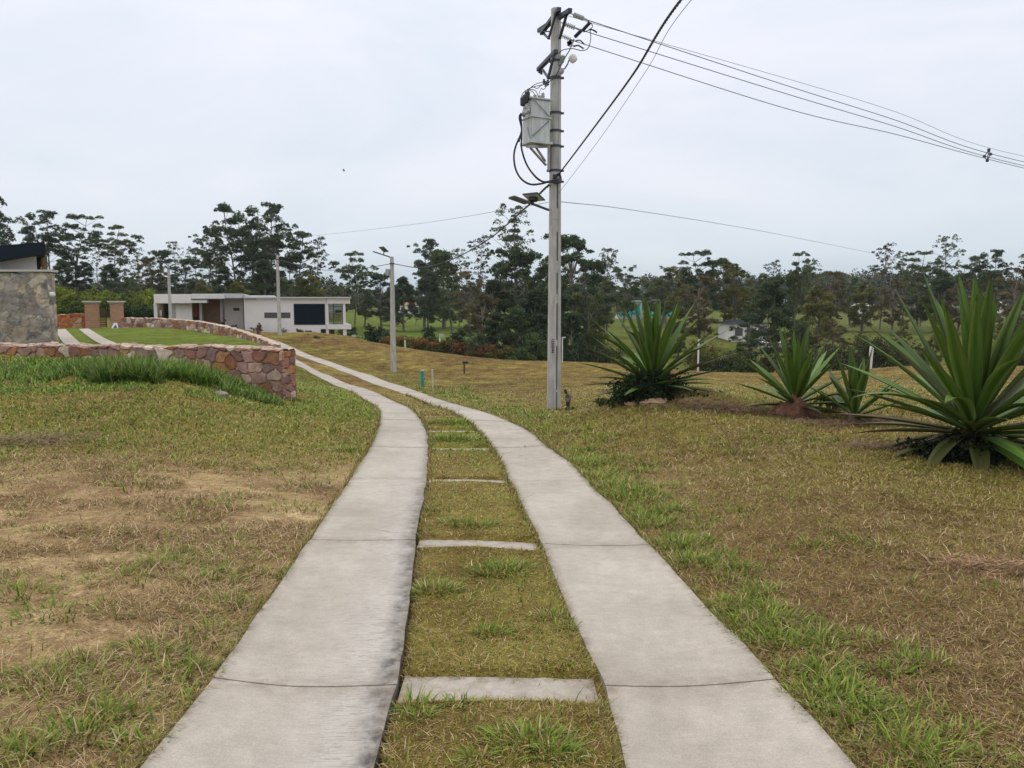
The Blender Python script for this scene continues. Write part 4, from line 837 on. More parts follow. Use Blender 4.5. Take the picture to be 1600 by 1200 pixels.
# ---------------------------------------------------------------- utility pole
def utility_pole():
    Y=17.0; bx_,by_,_=P(865.5,640,Y); z0=gz(bx_,by_)-.1; zt=P(865,14,Y)[2]
    r=empty('utility_pole',(bx_,by_,z0)); H=zt-z0
    def W(px,py,dY=0):  # photo spot -> local coordinates at the pole's distance (+dY)
        p=P(px,py,Y+dY); return Vector((p[0]-bx_,p[1]-by_,p[2]-z0))
    rb,rt=.152,.104
    def rad(z): return rb+(rt-rb)*z/H
    prof=[];k=0
    zs=np.linspace(0,H,41)
    m=MB(); pr=[]
    seams=[.45,.72,1.95,3.1,4.15]
    for z in sorted(list(zs)+[s+d for s in seams for d in (-.008,-.004,.004,.008)]):
        rr=rad(z)
        if any(abs(z-s)<.005 for s in seams): rr-=.006
        pr.append((rr,z))
    m.lathe(pr,n=28); m.build('shaft',M['pole'],r,smooth=True)
    # near-black bars painting the shade of a seam groove; grounding wire, facing the road
    ang=math.radians(-70)
    for a,b_ in ((.1,.5),(.55,1.5),(1.62,2.4),(2.6,3.05),(3.3,3.9),(4.4,5.0)):
        p0=Vector((math.cos(ang)*(rad(a)-.006),math.sin(ang)*(rad(a)-.006),a)); p1=Vector((math.cos(ang)*(rad(b_)-.006),math.sin(ang)*(rad(b_)-.006),b_)); MB().bar(p0,p1,.022,.022,up=(0,-1,0)).build('seam_groove',M['polegroove'],r)
    m=MB(); ang=math.radians(-62); m.tube([Vector((math.cos(ang)*(rad(z)+.006),math.sin(ang)*(rad(z)+.006),z)) for z in np.linspace(1.2,H-.3,20)],.006,6); m.build('ground_wire',M['galv'],r)
    # steel bands
    for py in (122,177,205,229,267,284,96):
        z=W(865,py).z; m=MB(); m.lathe([(rad(z)+.002,-.025),(rad(z)+.012,-.025),(rad(z)+.012,.025),(rad(z)+.002,.025)],(0,0,z),24); m.box(rad(z),rad(z)+.06,-.02,.02,z-.02,z+.02); m.box(-rad(z)-.06,-rad(z),-.02,.02,z-.02,z+.02); m.build('band',M['steel'],r)
    # upper cross arms (run away from the viewer) with braces
    a0=W(842,48,1.3);a1=W(891,16,-.75); m=MB(); m.bar(a0,a1,.085,.085); m.build('crossarm',M['steel'],r,bevel=.004)
    m=MB(); m.bar(W(846,52,1.0),W(874,14,-.35),.085,.08); m.build('crossarm',M['steel'],r,bevel=.004)
    for (p,q) in ((W(857,61,-.12),W(869,20,-.25)),(W(874.5,61,-.12),W(885,24,-.5)),(W(846,49,1.2),W(858,61,.12)),(W(846,50,1.2),W(857,49,.3))):
        MB().bar(p,q,.055,.02).build('brace',M['steel'],r)
    # lower arm and its brace
    MB().bar(W(841,109,1.0),W(869,80,-.3),.085,.08).build('crossarm',M['steel'],r,bevel=.004)
    for (p,q) in ((W(856,124,-.12),W(866,84,-.3)),(W(848,109,.6),W(857,122,.1)),(W(862,122,-.1),W(874,122,-.1))):
        MB().bar(p,q,.05,.03).build('brace',M['steel'],r)
    # strain insulator strings towards the right-hand line
    def string(p,q,n=5):
        p=Vector(p);q=Vector(q);d=q-p;L=d.length; m=MB(); m.tube([p,q],.012,6)
        for k in range(n):
            c=p+d*(.32+.42*k/(n-1)); m.lathe([(.014,-.012),(.048,-.006),(.05,.004),(.016,.014)],c,12,d)
        m.tube([p+d*.82,q],.022,8); m.build('strain_insulator',M['porc'],r,smooth=True)
    ends=[]
    for (p,q) in ((W(889,20,-.7),W(917,31,-.3)),(W(874,34,.1),W(905,46,.3)),(W(872,53,1.0),W(897,64,1.1))):
        string(p,q); ends.append(q)
    # covered cut-outs / arresters
    def fat(name,p,q,rr,mt,rib=True):
        p=Vector(p);q=Vector(q);d=q-p;n=9; pr=[]
        for k in range(n): pr+=[(rr*.62,d.length*k/n),(rr,d.length*(k+.5)/n)]
        pr.append((rr*.5,d.length)); m=MB(); m.lathe(pr if rib else [(rr,0),(rr,d.length)],p,12,d); m.build(name,mt,r,smooth=False)
    fat('surge_arrester',W(898,58,.2),W(909,47,.1),.045,M['steel']); fat('surge_arrester',W(910,48,0),W(922,35,-.1),.045,M['steel']); fat('surge_arrester',W(887,69,.4),W(893,65,.4),.05,M['black'])
    fat('fuse_cutout',W(874,102,-.1),W(881,87,-.1),.05,M['porc'])
    # round porcelain lamp-like insulator on a bent arm
    m=MB(); d=(W(899,95,-.3)-W(890,83,-.3)); m.lathe([(.02,0),(.075,.03),(.085,.10),(.07,.155),(.02,.17)],W(891,86,-.3),16,d); m.build('insulator_bell',M['white2'],r,smooth=True)
    m=MB(); m.tube([W(889,94,-.3),W(887,100,-.3),W(882,108,-.2)],.014,6); m.build('bracket',M['steel'],r)
    m=MB(); d=Vector((1,-.4,-.5)); m.lathe([(.02,0),(.06,.02),(.07,.07),(.03,.10)],W(874,110,-.15),12,d); m.build('insulator_bell',M['porc'],r,smooth=True)
    # jumpers
    def jump(pts,rr=.009,name='jumper_cable'):
        m=MB(); m.tube(catmull([W(*p) for p in pts],6),rr,6); m.build(name,M['cable'],r,smooth=True)
    jump([(917,31,-.3),(926,40,-.3),(920,47,-.2),(912,50,0)]); jump([(922,47,-.1),(923,60,-.1),(919,75,-.1),(909,79,-.1),(895,76,-.1),(880,78,-.1),(872,84,-.1)])
    jump([(921,46,-.1),(927,47,-.2),(933,51,-.2)],.017); jump([(899,64,.3),(906,63,.2),(913,69,.1)],.014); jump([(896,73,.1),(903,71,.1),(912,76,.1)],.016)
    jump([(897,61,.2),(890,78,.1),(884,88,0),(878,100,-.1)],.012); jump([(877,101,-.2),(873,110,-.3),(866,121,-.25),(859,127,-.2),(854,129,0)])
    jump([(886,70,.4),(890,72,.4),(899,71,.3)]); jump([(856,130,0),(853,136,-.1),(849,140,-.2),(846,138,-.3),(843,144,-.4),(842,150,-.4)],.007); jump([(850,128,.1),(838,131,-.1),(828,138,-.3),(824,146,-.4)],.008)
    jump([(848,133,0),(836,135,-.2),(822,141,-.4),(815,150,-.5),(815,160,-.5)],.008); jump([(826,139,-.3),(837,142,-.3),(841,152,-.3)],.008); jump([(824,140,-.3),(833,144,-.3),(838,153,-.3)],.008); jump([(846,132,0),(840,138,-.2),(832,136,-.3),(825,140,-.3)],.008)
    for p in ((843,110,.9),(846,112,.8),(850,128,.3),(853,131,.2),(856,129,.1)):
        m=MB(); q=W(*p); m.lathe([(.012,-.06),(.035,-.05),(.02,-.02),(.038,0),(.02,.03),(.03,.05)],q,10); m.build('pin_insulator',M['steel'],r,smooth=True)
    # transformer
    c=W(838,192,-.33); t=MB(); w,d,h=.44,.38,.84
    Rz=Matrix.Translation(c)@Matrix.Rotation(math.radians(27),4,'Z')
    t.box(-w/2,w/2,-d/2,d/2,-h/2,h/2,Rz); tank=t.build('transformer',M['tank'],r,bevel=.015)
    m=MB(); m.box(-w/2-.035,w/2+.035,-d/2-.035,d/2+.035,h/2,h/2+.035,Rz); m.build('lid',M['tank'],tank,bevel=.008)
    MB().box(-w/2-.03,w/2+.03,-d/2-.03,d/2+.03,.06,.085,Rz).build('rim',M['tank'],tank,bevel=.004); MB().box(-w/2-.04,w/2+.04,-d/2-.04,d/2+.04,-h/2-.03,-h/2+.02,Rz).build('rim',M['tank'],tank,bevel=.004)
    m=MB()
    for sx in (-1,1):
        m.bar(Rz@Vector((-w/2*.9,-d/2-.012,-h/2+.1)),Rz@Vector((w/2*.95,-d/2-.012,.04)),.022,.012); 
    m.bar(Rz@Vector((-w/2*.9,-d/2-.03,h/2)),Rz@Vector((w/2*.95,-d/2-.02,.1)),.02,.012); m.bar(Rz@Vector((-w/2-.012,-d/2*.8,-h/2+.05)),Rz@Vector((-w/2-.012,-d/2*.2,-h/2+.3)),.02,.012,up=(1,0,0)); m.build('stiffener',M['galv'],tank)
    for sx,sy,hh in ((.14,-.02,.16),(.0,.06,.12),(.16,.14,.14)):
        m=MB(); q=Rz@Vector((sx,sy,h/2+.035)); pr=[]
        for k in range(5): pr+=[(.028,hh*k/5),(.055-.004*k,hh*(k+.5)/5)]
        pr.append((.02,hh)); m.lathe(pr,q,12); m.build('bushing',M['porc'],tank,smooth=False)
    m=MB(); e=W(826,172,-.55); m.tube([e,W(819,176,-.6)],.06,10); m.tube([W(831,167,-.5),W(821,170,-.6)],.045,10); m.tube([W(816,176,-.6),W(822,178,-.6)],.07,10); m.build('cable_box',M['galv'],tank)
    for q in ((817,158),(821,154),(824,149)):
        m=MB(); m.lathe([(.03,-.10),(.055,-.08),(.055,.06),(.02,.10)],W(q[0],q[1],-.55),10); m.build('arrester',M['black'],tank)
    m=MB(); m.bar(W(829,231,-.7),W(853,258,-.15),.045,.03); m.bar(W(838,231,-.5),W(852,252,-.15),.04,.03); m.bar(W(824,229,-.8),W(856,229,-.1),.06,.05); m.build('support_bracket',M['galv'],r)
    m=MB(); z1=W(855,228).z;z2=W(855,268).z; m.box(-.17,-.115,-.13,-.02,z2,z1); m.build('conduit_box',M['galv'],r,bevel=.01)
    # heavy drop cables looping round to the bundle
    jump([(814,177,-.6),(812,186,-.6),(815,205,-.6),(806,228,-.6),(803,245,-.6),(806,265,-.5),(815,280,-.45),(829,288,-.4),(846,287,-.3),(858,284,-.22),(871,284,-.2),(876,279,-.1),(874,272,-.1),(871,273,-.15)],.021,'service_cable')
    jump([(813,178,-.6),(815,196,-.6),(815,216,-.6),(815,232,-.6),(822,255,-.5),(833,272,-.45),(846,283,-.35),(862,285,-.22),(873,286,-.2),(877,280,-.1)],.021,'service_cable')
    jump([(816,177,-.6),(811,183,-.62),(815,204,-.62),(811,222,-.62)],.014,'service_cable')
    m=MB(); m.box(-.06,.03,-rad(3)-.09,-rad(3)+.01,W(867,281).z,W(867,275).z); m.build('cable_clamp',M['black'],r)
    # solar street light
    lamp=MB(); lamp.tube([W(857,328,-.12),W(836,320,-.7),W(824,316,-1.0)],.026,10); arm=lamp.build('lamp_arm',M['steel'],r,smooth=True)
    m=MB(); m.bar(W(824,317,-1.0),W(799,308,-1.5),.16,.045,up=(0,.3,1)); m.build('lamp_head',M['lamp'],arm,bevel=.015)
    pc=W(834,308,-.85); n_=Vector((.45,-.55,.9)).normalized(); M_=Matrix.Translation(pc)@n_.to_track_quat('Z','Y').to_matrix().to_4x4()@Matrix.Rotation(math.radians(35),4,'Z')
    def panel(flip):
        pass
    pv=MB(); n2=Vector((.25,.32,.88)).normalized(); M2=Matrix.Translation(pc)@n2.to_track_quat('Z','Y').to_matrix().to_4x4(); pv.box(-.19,.19,-.15,.15,-.012,.012,M2); po=pv.build('solar_panel',M['pv'],arm,bevel=.004)
    MB().box(-.17,.17,-.13,.13,-.018,-.0125,M2).build('backing_sheet',M['porc'],po)
    MB().box(-.08,.08,-.05,.05,-.09,-.0185,M2).build('battery_box',M['black'],arm); MB().tube([pc-n2*.08,W(833,319,-.82)],.02,8).build('panel_bracket',M['steel'],arm)
    # stencilled number, reading downwards
    cu=bpy.data.curves.new('pole_number','FONT'); cu.body='1220544'; cu.size=.085; cu.extrude=.0015; cu.align_x='LEFT'; cu.offset=.002; cu.space_character=1.08
    to=bpy.data.objects.new('tmp',cu); COL.objects.link(to); bpy.context.view_layer.update(); me=bpy.data.meshes.new_from_object(to.evaluated_get(bpy.context.evaluated_depsgraph_get())); bpy.data.objects.remove(to)
    me.materials.clear(); me.materials.append(M['ink']); o=nobj('pole_number',me,r); zz=W(862,528).z
    for v in me.vertices:      # wrap onto the round shaft
        x,y,e=v.co; a=math.radians(-104)+(y-.03)/rad(1.4); rr=rad(1.4)+.002+e; v.co=(rr*math.cos(a),rr*math.sin(a),zz-x)
    tag(r,'tall concrete utility pole carrying a grey transformer, crossarms and a solar lamp','utility pole')
    return [Vector((bx_,by_,z0))+e for e in ends]
ENDS=utility_pole()
# ---------------------------------------------------------------- street lamps on short concrete posts
def lamp_post(px,pb,pt,Y,lab,flip=1,meter=False,arm=(-28,-9)):
    x,y,_=P(px,pb,Y); z0=gz(x,y)-.1; H=P(px,pt,Y)[2]-z0; s=Y/F
    r=empty('street_lamp',(x,y,z0))
    m=MB(); m.lathe([(.15-.055*k/8,H*k/8) for k in range(9)],n=20); m.build('post',M['pole'],r,smooth=True)
    a0=Vector((0,-.02,H-.05)); a1=Vector((arm[0]*s,-.25,H-.05-arm[1]*s)); a=MB().tube([a0,a0.lerp(a1,.5)],.03,8).build('lamp_arm',M['steel'],r)
    MB().bar(a0.lerp(a1,.45),a1,.17,.05).build('lamp_head',M['lamp'],a,bevel=.015)
    pc=a0.lerp(a1,.42)+Vector((0,0,.28)); n2=Vector((.5,.4,.8)).normalized(); M2=Matrix.Translation(pc)@n2.to_track_quat('Z','Y').to_matrix().to_4x4()
    MB().box(-.24,.24,-.19,.19,-.014,.014,M2).build('solar_panel',M['pv'],a); MB().tube([pc,pc-Vector((0,0,.25))],.025,6).build('panel_bracket',M['steel'],a)
    if meter:
        MB().box(-.32,-.10,-.12,.12,H-.95,H-.62).build('junction_box',M['galv'],r,bevel=.02)
    m=MB(); m.lathe([(.115,-.03),(.13,-.03),(.13,.03),(.115,.03)],(0,0,H-.35),16); m.build('band',M['steel'],r)
    tag(r,lab,'street lamp',group='solar lamps on concrete posts'); return Vector((x,y,z0+H-.36))
t2=lamp_post(615,582,401,40,'nearest solar street lamp, in the brown field, with junction box',meter=True)
t3=lamp_post(437,523,398,59,'slim concrete lamp post before the long white wall',arm=(-14,-3))
t4=lamp_post(267,507,413,66.5,'solar lamp post at the left end of the white house',arm=(-20,-12))
# ---------------------------------------------------------------- wires
def wire(name,pts,rad_,mt,lab,group=None,n=10,cat='cable'):
    m=MB(); m.tube(catmull(pts,n),rad_,6); o=m.build(name,mt,smooth=True); tag(o,lab,cat,group); return o
def twisted(name,pts,rr,pitch,lab,strands=3,n=60,cat='cable'):
    c=catmull(pts,n); m=MB(); s=0
    for k in range(strands):
        out=[];s=0
        for i,p in enumerate(c):
            if i: s+=(p-c[i-1]).length
            d=(c[min(i+1,len(c)-1)]-c[max(i-1,0)]).normalized(); x=d.cross(Vector((0,0,1))).normalized(); y=x.cross(d); a=2*math.pi*(s/pitch+k/strands)
            out.append(p+(x*math.cos(a)+y*math.sin(a))*rr)
        m.tube(out,rr*1.02,6)
    o=m.build(name,M['cable'],smooth=True); tag(o,lab,cat); return o
def line3(a,b_,c,sag=0,n=14):
    a,b_,c=Vector(a),Vector(b_),Vector(c); return [a,b_,c]
SPY=24.0
for k,(py,pe,lab) in enumerate(((235,253,'uppermost of the three power lines strung right from the pole top'),(243,258,'middle one of the three power lines strung right from the pole top'),(249,266,'lowest of the three power lines strung right from the pole top'))):
    a=ENDS[k]; b_=Vector(P(1543+(0,-4,2)[k],py+(4,1,0)[k],SPY+(.1,0,-.1)[k])); c=Vector(P(1760,(287,295,302)[k],28))
    mid=[(1230,134),(1230,147),(1230,170)][k]; mm=Vector(P(mid[0],mid[1],20.3)); mm2=Vector(P(1400,(188,198,210)[k],22.3))
    wire('power_line',[a,mm,mm2,b_,c],.0085,M['wire'],lab,group='power lines to the right')
o=wire('power_line',[Vector(P(873,18,16.9)),Vector(P(925,36,17.4)),Vector(P(1230,123,20.5)),Vector(P(1400,175,22.3)),Vector(P(1545,231,24.1)),Vector(P(1760,276,28))],.005,M['wire'],'thin pale ground wire running above the three power lines')
m=MB(); s0=Vector(P(1543,243,SPY)); u=.095
cs=[Vector((.03,0,.17)),Vector((-.09,0,-.02)),Vector((.09,0,.04)),Vector((0,0,-.15))]
for c_ in cs: m.lathe([(.012,-.05),(.038,-.03),(.042,.0),(.038,.03),(.012,.05)],s0+c_,10,(1,.5,0))
for a,b_ in ((0,1),(0,2),(1,3),(2,3),(0,3)): m.bar(s0+cs[a],s0+cs[b_],.02)
tag(m.build('line_spacer',M['steel'],smooth=False),'small dark spacer clamping the power lines together near the right edge','line spacer')
twisted('service_line',[Vector(P(872,274,16.85)),Vector(P(930,197,14.1)),Vector(P(990,115,11.2)),Vector(P(1064,0,8.2)),Vector((1.95,4.4,4.35)),Vector((2.6,-1,4.7)),Vector((3.4,-9,5.2))],.0085,.30,'thick black twisted service cable climbing overhead from the pole to the top of the picture')
wire('guy_wire',[Vector(P(873,302,16.9)),Vector(P(940,213,14.4)),Vector(P(1010,110,11.6)),Vector(P(1080,0,8.8)),Vector((2.5,3.5,4.7)),Vector((3.8,-6,5.4))],.004,M['wire'],'thin pale wire running overhead beside the thick twisted cable',cat='wire')
twisted('service_line',[Vector(P(858,289,16.9)),Vector(P(848,298,17.3)),Vector(P(820,326,19.2)),Vector(P(760,376,24.5)),Vector(P(700,408,30)),Vector(P(655,418,35)),t2+Vector((.1,0,0))],.0125,.5,'black service cable sagging left from the utility pole to the nearest street lamp',n=26)
wire('service_line',[t2+Vector((-.1,0,0)),Vector(P(570,419,45)),Vector(P(530,422,49)),Vector(P(490,420,53)),t3],.017,M['cable'],'black service cable sagging between the two right-hand street lamps')
wire('service_line',[t3,Vector(P(400,421,61.5)),Vector(P(340,428,64)),t4],.015,M['cable'],'service cable strung in front of the tall trees between the two left-hand lamp posts')
wire('telephone_wire',[Vector(P(857,316,17)),Vector(P(800,326,21)),Vector(P(650,350,34)),Vector(P(500,367,48)),Vector(P(380,376,66)),Vector(P(300,380,84))],.006,M['wire'],'thin wire running left from the utility pole in front of the sky',cat='wire')
wire('telephone_wire',[Vector(P(874,315,17)),Vector(P(1000,330,24)),Vector(P(1200,363,38)),Vector(P(1375,398,58)),Vector(P(1480,420,80))],.008,M['wire'],'thin wire running right from the utility pole down to the far trees',cat='wire')
# ---------------------------------------------------------------- stakes, posts and small things
def stake(name,px,pb,pt,Y,w,mt,lab,cap=None,capname='box',tilt=0,cat='stake',group=None):
    x,y,_=P(px,pb,Y); z=gz(x,y); z0=z-.1; H=P(px,pt,Y)[2]-z0; r=empty(name,(x,y,z0))
    MB().bar((0,0,0),(tilt,0,H),w).build('shaft',mt,r,bevel=w*.1)
    if cap: cw,ch,cm,off=cap; MB().box(tilt+off-cw/2,tilt+off+cw/2,-w*.7,w*.7,H,H+ch).build(capname,cm,r,bevel=.01)
    else: MB().lathe([(w*.5,0),(w*.56,.01),(w*.1,.03)],(tilt,0,H),8).build('tip',mt,r)
    tag(r,lab,cat,group); return r
stake('marker_stake',676.5,599,578,25.5,.05,M['stake'],'slim white wooden marker stake in the dry grass beside the track',tilt=-.02)
stake('marker_stake',660,592,580,27,.11,M['teal'],'short teal pipe marker standing left of the slim white stake',cap=(.10,.04,M['porc'],0),capname='cap')
stake('marker_stake',725.5,583,568,37,.08,M['brownwood'],'short dark brown post in the middle of the brown field',cap=(.28,.10,M['black'],.06),capname='cross_piece')
stake('marker_post',633,547,532,56,.09,M['white2'],'pale post in front of the orange hedge, just right of the street lamp',tilt=0)
stake('marker_post',553,533,527,65,.12,M['white2'],'low pale post with a small square box below the glazed balcony',cap=(.36,.2,M['porc'],0))
stake('marker_post',687,537,527,62,.10,M['white2'],'pale post with a square grey box in front of the round bush',cap=(.4,.25,M['porc'],.15))
stake('standpipe',878.5,566,528,44,.06,M['white2'],'thin white standpipe with a bent top just right of the utility pole',cap=(.22,.05,M['white2'],.08),capname='spout',cat='standpipe')
stake('marker_post',1091,560,532,48,.09,M['white2'],'thin white pipe with bent top at the right tips of the first spiky plant',cap=(.2,.06,M['white2'],.07),capname='spout')
stake('marker_post',1359,578,541,42,.16,M['white2'],'plain white post rising beyond the third and largest spiky plants',tilt=.05)
stake('field_pole',590,543-45,482,240,.3,M['white2'],'small pale pole on the far green field right of the white house',cat='pole')
stake('field_pole',1343,488,470,230,.3,M['white2'],'pale pole at the far field edge on the right',cat='pole')
stake('field_pole',724,500,489,190,.3,M['white2'],'short pale pole on the green field under the middle trees',cat='pole')
stake('field_pole',624,491,478,200,.3,M['white2'],'slim pale pole on the far field just right of the nearest street lamp',cat='pole')
def bird():
    c=Vector(P(537,266,45)); m=MB()
    m.tube([c+Vector((-.02,.0,.16)),c+Vector((-.01,0,.10)),c,c+Vector((.02,0,-.10)),c+Vector((.03,0,-.2))],[.008,.03,.04,.022,.008],8)
    m.add([c+Vector((0,0,.06)),c+Vector((0,0,-.04)),c+Vector((.10,.2,-.06)),c+Vector((.05,.08,.06))],[(0,1,2,3)]); m.add([c+Vector((0,0,.06)),c+Vector((0,0,-.04)),c+Vector((-.10,-.2,-.02)),c+Vector((-.06,-.08,.07))],[(3,2,1,0)])
    m.v=[tuple(c+(Vector(v)-c)*.6) for v in m.v]; o=m.build('bird',M['black'],smooth=True); tag(o,'small dark bird flying in the empty sky above the white house','bird')
bird()
# loose stones
for i,(px,py,s_,lab) in enumerate(((345,617,.10,'grey stone half sunk in grass near the wall corner'),(135,800,.0,''),(150,842,.0,''))):
    if not s_: continue
    g=G(px,py); bm=bmesh.new(); bmesh.ops.create_icosphere(bm,subdivisions=3,radius=s_)
    for v in bm.verts: v.co*=1+.35*(mnoise.noise(v.co*9)); v.co.z*=.55; v.co.x*=1.3
    me=bpy.data.meshes.new('stone'); bm.to_mesh(me); bm.free(); me.materials.append(mat('field_stone',(.17,.15,.135),.95,col2=(.25,.21,.18),scale=14,bump=.6)); o=nobj('stone',me,loc=(g[0],g[1],gz(*g)+.02)); tag(o,lab,'stone')
# ---------------------------------------------------------------- vegetation
def leaf_quads(P0,size,seed,flat=.0,elong=1.5):
    r=np.random.default_rng(seed); n=len(P0)
    nrm=r.normal(size=(n,3)); nrm[:,2]+=flat*2; nrm/=np.linalg.norm(nrm,axis=1)[:,None]
    t=r.normal(size=(n,3)); t-=nrm*(t*nrm).sum(1)[:,None]; t/=np.linalg.norm(t,axis=1)[:,None]; b=np.cross(nrm,t)
    s=size*r.uniform(.6,1.4,n)[:,None]
    V=np.stack([P0-t*s*elong*.5,P0+b*s*.5,P0+t*s*elong*.5,P0-b*s*.5],1).reshape(-1,3)
    Fq=(np.arange(n)[:,None]*4+np.arange(4)[None]); return V,Fq
def clump(c,R,n,r,flat=.55,shell=.55):
    """leaf positions gathered in sub-puffs spread over an ellipsoid"""
    k=max(4,int(n/28)); d=r.normal(size=(k,3)); d/=np.linalg.norm(d,axis=1)[:,None]; rad=r.uniform(shell,1,k)[:,None]
    cen=d*rad*np.array((R,R,R*flat)); m=n//k
    p=cen[:,None]+r.normal(size=(k,m,3))*np.array((R*.34,R*.34,R*.21)); return (p+np.array(c)).reshape(-1,3)
def tree_proto(kind,seed,base,dens=1.0):
    """unit-height tree: returns (trunk mesh, crown mesh, crown width)"""
    r=np.random.default_rng(seed); m=MB(); pos=[];col=[]; base=np.array(base)
    def add(c,R,n,flat=.55,shell=.5):
        p=clump(c,R,int(n*dens*1.7),r,flat,shell); pos.append(p); j=base*r.uniform(.75,1.3)*np.array((r.uniform(.9,1.15),1,r.uniform(.85,1.1)))
        col.append(np.repeat(j[None],len(p),0)*r.uniform(.8,1.2,len(p))[:,None])
    lean=r.normal(0,.035,2)
    def tr(t): return Vector((lean[0]*t+.025*math.sin(t*5+seed),lean[1]*t+.02*math.sin(t*4+seed*2),t))
    def dome(c,R,n,flat=.55,j=None):
        n=int(n*dens); d=r.normal(size=(n,3)); d/=np.linalg.norm(d,axis=1)[:,None]; d[:,2]=np.abs(d[:,2])-.18; rad=R*r.uniform(.62,1.08,n)[:,None]
        p=np.array(c)+d*rad*np.array((1,1,flat))+r.normal(size=(n,3))*R*.07; q=base*r.uniform(.7,1.35)*np.array((r.uniform(.9,1.12),1,r.uniform(.85,1.1)))
        pos.append(p); col.append(np.repeat(q[None],n,0)*r.uniform(.75,1.25,n)[:,None])
    if kind=='tier':       # tall eucalyptus, bare stems and separate domed clumps with sky between
        stems=[[tr(t) for t in np.linspace(0,.95,12)]]; m.tube(stems[0],list(np.linspace(.010,.002,12)),7)
        for q in range(int(r.integers(1,4))):
            a=r.uniform(0,6.28); t0=r.uniform(.22,.5); L=r.uniform(.07,.15); tt=r.uniform(.78,.93)
            st=[tr(t0),tr(t0+.12)+Vector((math.cos(a)*L*.45,math.sin(a)*L*.45,0)),tr((t0+tt)/2+.05)+Vector((math.cos(a)*L*.8,math.sin(a)*L*.8,0)),tr(tt)+Vector((math.cos(a)*L,math.sin(a)*L,0))]
            st=catmull(st,3); m.tube(st,list(np.linspace(.0055,.0018,len(st))),5,cap=False); stems.append(st)
        gap=r.uniform(0,6.28)
        for k in range(58):
            st=stems[k%len(stems)]; t=.30+.68*r.random()**.8; i_=min(len(st)-1,int(t*len(st))); p0=st[max(0,i_-1)]
            if p0.z<.2: continue
            env=.16*math.sin(math.pi*min(1,max(.02,(p0.z-.12)/.93))**1.15)**.55; a=r.uniform(0,6.28); L=env*r.uniform(.35,1.15)
            p1=p0+Vector((math.cos(a)*L,math.sin(a)*L,L*r.uniform(.3,.8)+.01)); p1.z=min(p1.z,.985)
            m.tube([p0,p0.lerp(p1,.55)-Vector((0,0,L*.05)),p1],[.0022,.0015,.0008],4,cap=False); R=r.uniform(.022,.052)
            dome(p1,R,int(170*(R/.04)**1.6),r.uniform(.8,1.35))
            if r.random()<.6: dome(p1+Vector((r.normal(0,.03),r.normal(0,.03),r.normal(-.015,.022))),R*.6,70,1.0)
        for q in range(4): dome(tr(.955)+Vector((r.normal(0,.03),r.normal(0,.03),r.normal(0,.012))),.038,150,.9)
    elif kind=='wispy':    # thin eucalyptus with many small separate sprays
        m.tube([tr(t) for t in np.linspace(0,.97,12)],list(np.linspace(.008,.0015,12)),6)
        for k in range(92):
            t=.22+.76*(k/91)**.9; a=k*2.4+r.uniform(-.7,.7); env=.15*math.sin(math.pi*min(1,(t-.05)/.97)**1.1)**.6; L=env*r.uniform(.2,1.15); p0=tr(max(.15,t-.06)); p1=p0+Vector((math.cos(a)*L,math.sin(a)*L,.03+L*r.uniform(.2,.7))); p1.z=min(p1.z,.99)
            if k%2==0: m.tube([p0,p0.lerp(p1,.5)-Vector((0,0,.004)),p1],[.0020,.0013,.0007],4,cap=False)
            dome(p1,r.uniform(.012,.030),int(r.integers(26,66)),r.uniform(1.0,1.7))
    elif kind=='dense':    # broad bushy crown to near the ground
        m.tube([tr(t) for t in np.linspace(0,.8,9)],list(np.linspace(.024,.006,9)),7)
        for k in range(52):
            t=r.uniform(.16,.97); rr=.235*math.sin(math.pi*min(1,(t-.02)/.98)**.75)**.7*r.uniform(.45,1.05); a=r.uniform(0,6.28)
            p1=tr(t)+Vector((math.cos(a)*rr,math.sin(a)*rr,0)); 
            if k%3==0: m.tube([tr(max(.08,t-.18)),p1],[.006,.002],5,cap=False)
            add(p1,r.uniform(.035,.075),150,.9,.3); dome(p1+Vector((0,0,.01)),r.uniform(.04,.075),170,.7)
    elif kind=='open':     # medium crown, gaps, several limbs
        m.tube([tr(t) for t in np.linspace(0,.85,9)],list(np.linspace(.02,.005,9)),7)
        for k in range(44):
            t=.24+.72*r.random(); a=k*2.4; rr=.25*math.sin(math.pi*(t-.12)/.95)**.8*r.uniform(.35,1.1); p0=tr(t*.75); p1=tr(t)+Vector((math.cos(a)*rr,math.sin(a)*rr,.02))
            m.tube([p0,p0.lerp(p1,.5)-Vector((0,0,.01)),p1],[.004,.003,.0014],5,cap=False); add(p1,r.uniform(.025,.055),110,.8,.2); dome(p1+Vector((0,0,.01)),r.uniform(.03,.06),150,.7)
            add(p1+Vector((r.normal(0,.05),r.normal(0,.05),r.normal(0,.03))),r.uniform(.02,.045),80,.7,.2)
    pos=np.concatenate(pos);col=np.concatenate(col)
    size={'tier':.0092,'wispy':.0080,'dense':.0115,'open':.0098}[kind]
    V,Fq=leaf_quads(pos,size/ (dens**.35),seed+99); w=np.percentile(abs(pos[:,:2]-pos[:,:2].mean(0)),95)*2.1
    crown=npmesh('crown',V,Fq,M['leaf'],col=np.repeat(col,4,0))
    t=m.build('trunk',M['bark'],smooth=True); tm=t.data; bpy.data.objects.remove(t)
    return tm,crown,float(w)
DK=(.066,.098,.048); MD=(.095,.128,.048); OL=(.140,.142,.038); BR=(.140,.120,.062); GR=(.115,.130,.075); BL=(.038,.060,.026)
